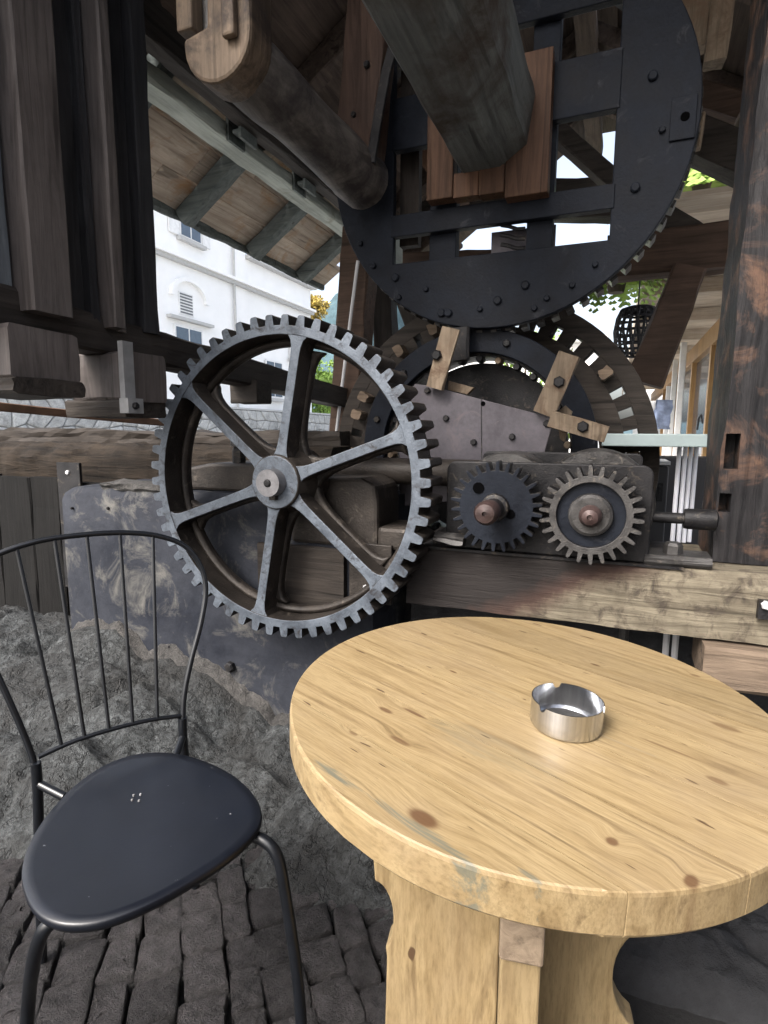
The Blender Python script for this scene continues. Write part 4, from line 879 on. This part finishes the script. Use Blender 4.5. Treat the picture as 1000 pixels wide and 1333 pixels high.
bow = [bk(x, y) for x, y in ((48, 1010), (40, 980), (22, 935), (-4, 878), (-32, 815), (-44, 770), (-30, 738), (0, 721), (50, 705), (105, 697), (160, 694), (205, 698), (240, 711), (261, 737), (268, 768), (262, 810), (249, 860), (240, 905), (238, 945))]
G().tube(catmull(bow), .0068, 10).build('back_bow', 'chair_paint', ch, smooth=60)
G().tube(catmull([bk(x, y) for x, y in ((50, 986), (95, 966), (145, 950), (195, 938), (239, 932))]), .0055, 8).build('back_rail', 'chair_paint', ch, smooth=60)
for (a_, b_) in (((22, 715), (80, 971)), ((71, 703), (110, 959)), ((113, 698), (142, 950)), ((156, 695), (173, 943)), ((199, 698), (205, 937))):
    G().tube([bk(*a_), bk(*b_)], .0042, 8).build('spindle', 'chair_paint', ch, smooth=60)
pl0, pr0 = bk(48, 1010), bk(238, 945)
G().tube(catmull([pl0+Vector((0, 0, .03)), Vector((pl0.x-.002, pl0.y, .43)), Vector((-1.152, .777, .2)), Vector((-1.157, .769, 0))]), .011, 10).build('leg', 'chair_paint', ch, smooth=60)
G().tube(catmull([pr0+Vector((0, 0, .02)), Vector((pr0.x, pr0.y, .43)), Vector((pr0.x-.005, pr0.y+.02, .2)), Vector((pr0.x-.01, pr0.y+.03, 0))]), .011, 10).build('leg', 'chair_paint', ch, smooth=60)
G().tube(catmull([Vector((-.78, .80, .425)), Vector((-.66, .838, .43)), Vector((-.60, .846, .428)), Vector((-.565, .847, .405)), Vector((-.548, .846, .34)), Vector((-.520, .842, .16)), Vector((-.508, .84, 0))]), .0115, 12).build('leg', 'chair_paint', ch, smooth=60)
G().tube(catmull([Vector((-.80, .68, .425)), Vector((-.79, .58, .432)), at(66, 1202, Z=.432), at(52, 1222, Z=.405), at(42, 1262, Z=.33), at(36, 1320, Z=.20), Vector((-.915, .545, 0))]), .0115, 12).build('leg', 'chair_paint', ch, smooth=60)
G().tube([Vector((pl0.x, pl0.y, .458)), at(84, 1038, Z=.44)], .009, 8).build('seat_strut', 'chair_paint', ch, smooth=60)
G().tube([Vector((pr0.x, pr0.y, .458)), Vector((-.93, .97, .436))], .009, 8).build('seat_strut', 'chair_paint', ch, smooth=60)

# ================================================================== TABLE
TD = .47; tn = Vector((math.tan(R(2)), math.tan(R(-1)), 1)).normalized()
e1 = Vector((0, 1, 0)).cross(tn).normalized(); e2 = tn.cross(e1)
TC = Vector((0, 0, CAMH))+(e1*-.2115+e2*1.9806-tn)*TD; TR = .8495*TD; TH = .055
GA = R(-21.5)
gx = e1*math.cos(GA)+e2*math.sin(GA); gy_ = tn.cross(gx)
tb = thing('round_table', 'round pine pedestal table with thick varnished top', 'table', TC)
tb.matrix_basis = Matrix((gx, gy_, tn)).transposed().to_4x4(); tb.location = TC
def tl(px, py):
    p = on(px, py, TC, tn)-TC; return p.dot(gx), p.dot(gy_)
KN = []
for px, py, a_, b_, d_ in ((551, 1066, .024, .013, .9), (502, 925, .016, .006, .75), (520, 965, .022, .006, .65), (590, 875, .010, .0028, 1.0), (934, 1017, .016, .007, .6), (797, 1096, .008, .008, .8), (945, 947, .024, .010, .5), (775, 866, .011, .0045, .8), (540, 929, .028, .004, .8), (683, 911, .004, .002, 1), (900, 1148, .008, .012, .85), (870, 975, .045, .003, .55), (905, 880, .01, .006, .6), (460, 955, .010, .004, .6)):
    x, y = tl(px, py); KN.append((x, y, a_, b_, d_))
STAINS = [(*tl(560, 1090), .20, .016, .7), (*tl(440, 1010), .09, .012, .75), (*tl(690, 1140), .03, .008, .6), (*tl(640, 975), .22, .07, .22)]
pine('pine_top', (0, 0, 0), 1, KN); pine('pine_leg', (0, R(90), 0), 1)
def loc_build(g, name, mat, par=tb, bevel=0, smooth=None):
    o = g.build(name, mat, None, bevel=bevel, smooth=smooth); return local(o, par)
bounds = [-TR, -.285, -.165, -.05, .07, .185, .30, TR]
for a_, b_ in zip(bounds, bounds[1:]):
    lo, hi = a_+.0007, b_-.0007; n = 26
    up, dnn = [], []
    for i in range(n+1):
        y = lo+(hi-lo)*i/n if True else 0
        x = math.sqrt(max(0, TR*TR-y*y)); up.append((x, y)); dnn.append((-x, y))
    loop = up+dnn[::-1]
    # drop doubles at the pole ends
    cl = [loop[0]]
    for p in loop[1:]:
        if math.hypot(p[0]-cl[-1][0], p[1]-cl[-1][1]) > 1e-4: cl.append(p)
    if math.hypot(cl[0][0]-cl[-1][0], cl[0][1]-cl[-1][1]) < 1e-4: cl.pop()
    def sc2(k, z): return [(x*k, y*(k if abs(y) > .3 else 1), z) for x, y in cl]
    g = G(); g.loft([sc2(.992, -TH), sc2(1, -TH+.004), sc2(1, -.006), sc2(.9965, -.0015), sc2(.991, 0)])
    loc_build(g, 'top_plank', 'pine_top')
# pedestal in upright axes
pd_c = Vector((TC.x+.0, TC.y, 0)); PA = R(9)
dA = Vector((math.cos(PA), math.sin(PA), 0)); dC = Vector((math.sin(PA), -math.cos(PA), 0))
ztop = TC.z-TH-.008
def vane(direction, nrm, prof, th, name):
    rings = []
    for s_ in (-th/2, th/2): rings.append([Vector((TC.x, TC.y, 0))+direction*u+nrm*s_+Vector((0, 0, z)) for u, z in prof])
    o = G().loft(rings).build(name, 'pine_leg', None, bevel=.004); o.parent = tb; o.matrix_parent_inverse = tb.matrix_basis.inverted(); return o
def prof_side(u1, zb):
    bite = [(u1-.005-.055*math.sin(R(a)), zb+.085-.085*(1-math.cos(R(a)))+.085*0) for a in range(0, 181, 15)]
    return [(u1, ztop), (u1, zb+.09)]+[(x, z) for x, z in bite]+[(u1-.02, zb-.10), (u1-.015, .0)]
L0 = .262
bl_ = [(L0-.002-.036*math.sin(R(a)), .315+.075*math.cos(R(a))) for a in range(0, 145, 12)]
vane(-dA, dC, [(L0+.03, ztop), (L0, .42)]+bl_+[(L0-.026, .235), (L0-.022, 0), (.029, 0), (.029, ztop)], .05, 'leg_panel')
br_ = [(.232-.068*math.sin(R(a)), .295+.105*math.cos(R(a))) for a in range(0, 157, 12)]
vane(dA, dC, [(.25, ztop), (.236, .43)]+br_+[(.21, .18), (.21, 0), (.029, 0), (.029, ztop)], .05, 'leg_panel')
zc = at(693, 1265, Y=.70).z
vane(dC, dA, [(.225, .0), (.225, zc-.002), (.03, zc-.002), (.03, 0)], .056, 'leg_panel')
oc = vane(dC, dA, [(.238, zc), (.238, ztop), (.03, ztop), (.03, zc)], .060, 'top_cleat'); oc.data.materials.clear(); oc.data.materials.append(MATS['cleat_wood'])
vane(-dC, dA, [(.25, 0), (.25, ztop), (-.028, ztop), (-.028, 0)], .056, 'leg_panel')
# ------------------------------------------------------------------ ashtray
ac = on(736, 944, TC, tn)
AR, AH = .0545, .043
ash = thing('ashtray', 'round stainless steel ashtray on the pine table', 'ashtray', ac+tn*.0005)
ash.matrix_basis = Matrix((e1, e2, tn)).transposed().to_4x4(); ash.location = ac+tn*.0006
n = 96; g = G(); th = .0014; notch = [R(a) for a in (-128, -8, 112)]
def hgt(t):
    h = AH
    for a_ in notch:
        d = abs((t-a_+math.pi) % (2*math.pi)-math.pi)*AR
        if d < .0065: h = AH-.0005-math.sqrt(max(0, .0065**2-d*d))*1.25
    return h
prof = lambda t: [(0.001, 0), (AR-.006, 0), (AR-.002, .0012), (AR, .005), (AR, .02), (AR, hgt(t)), (AR-th, hgt(t)), (AR-th, .02), (AR-th-.001, .006), (AR-.008, .0035), (.001, .003)]
cols = [[g.bm.verts.new((r_*math.cos(t), r_*math.sin(t), h)) for r_, h in prof(t)] for t in [2*math.pi*k/n for k in range(n)]]
for k in range(n):
    a_, b_ = cols[k], cols[(k+1) % n]
    for j in range(len(a_)-1): g.bm.faces.new((a_[j], b_[j], b_[j+1], a_[j+1]))
local(g.build('bowl', 'steel', smooth=40), ash)

loc_ash = G().lathe([(.001, .0036), (AR-.010, .0036), (AR-.012, .0046), (.03, .0062), (.001, .0066)], (0, 0, 0), 'Z', 40).build('ash_bed', 'ash_grey', smooth=60); local(loc_ash, ash)

# grit and dry bits on the pavement
rs = random.Random(3); v, f = [], []
for i in range(420):
    x, y = rs.uniform(-1.6, -.2), rs.uniform(.5, 1.18); z = max(.004, rockz(x, y))+rs.uniform(.001, .005); r_ = rs.uniform(.0008, .0028); a = rs.uniform(0, 6.28); i0 = len(v)
    for k in range(4): v.append((x+r_*math.cos(a+1.57*k)*(1.6 if k % 2 else .8), y+r_*math.sin(a+1.57*k)*(1.6 if k % 2 else .8), z+rs.uniform(-.001, .001)))
    v.append((x, y, z+r_)); f += [(i0, i0+1, i0+4), (i0+1, i0+2, i0+4), (i0+2, i0+3, i0+4), (i0+3, i0, i0+4)]
me = bpy.data.meshes.new('grit'); me.from_pydata(v, [], f); me.materials.append(MATS['mortar']); o = bpy.data.objects.new('grit', me); col.objects.link(o); o['kind'] = 'stuff'; o['label'] = 'pale grit and dry bits scattered on the cobbles'; o['category'] = 'grit'
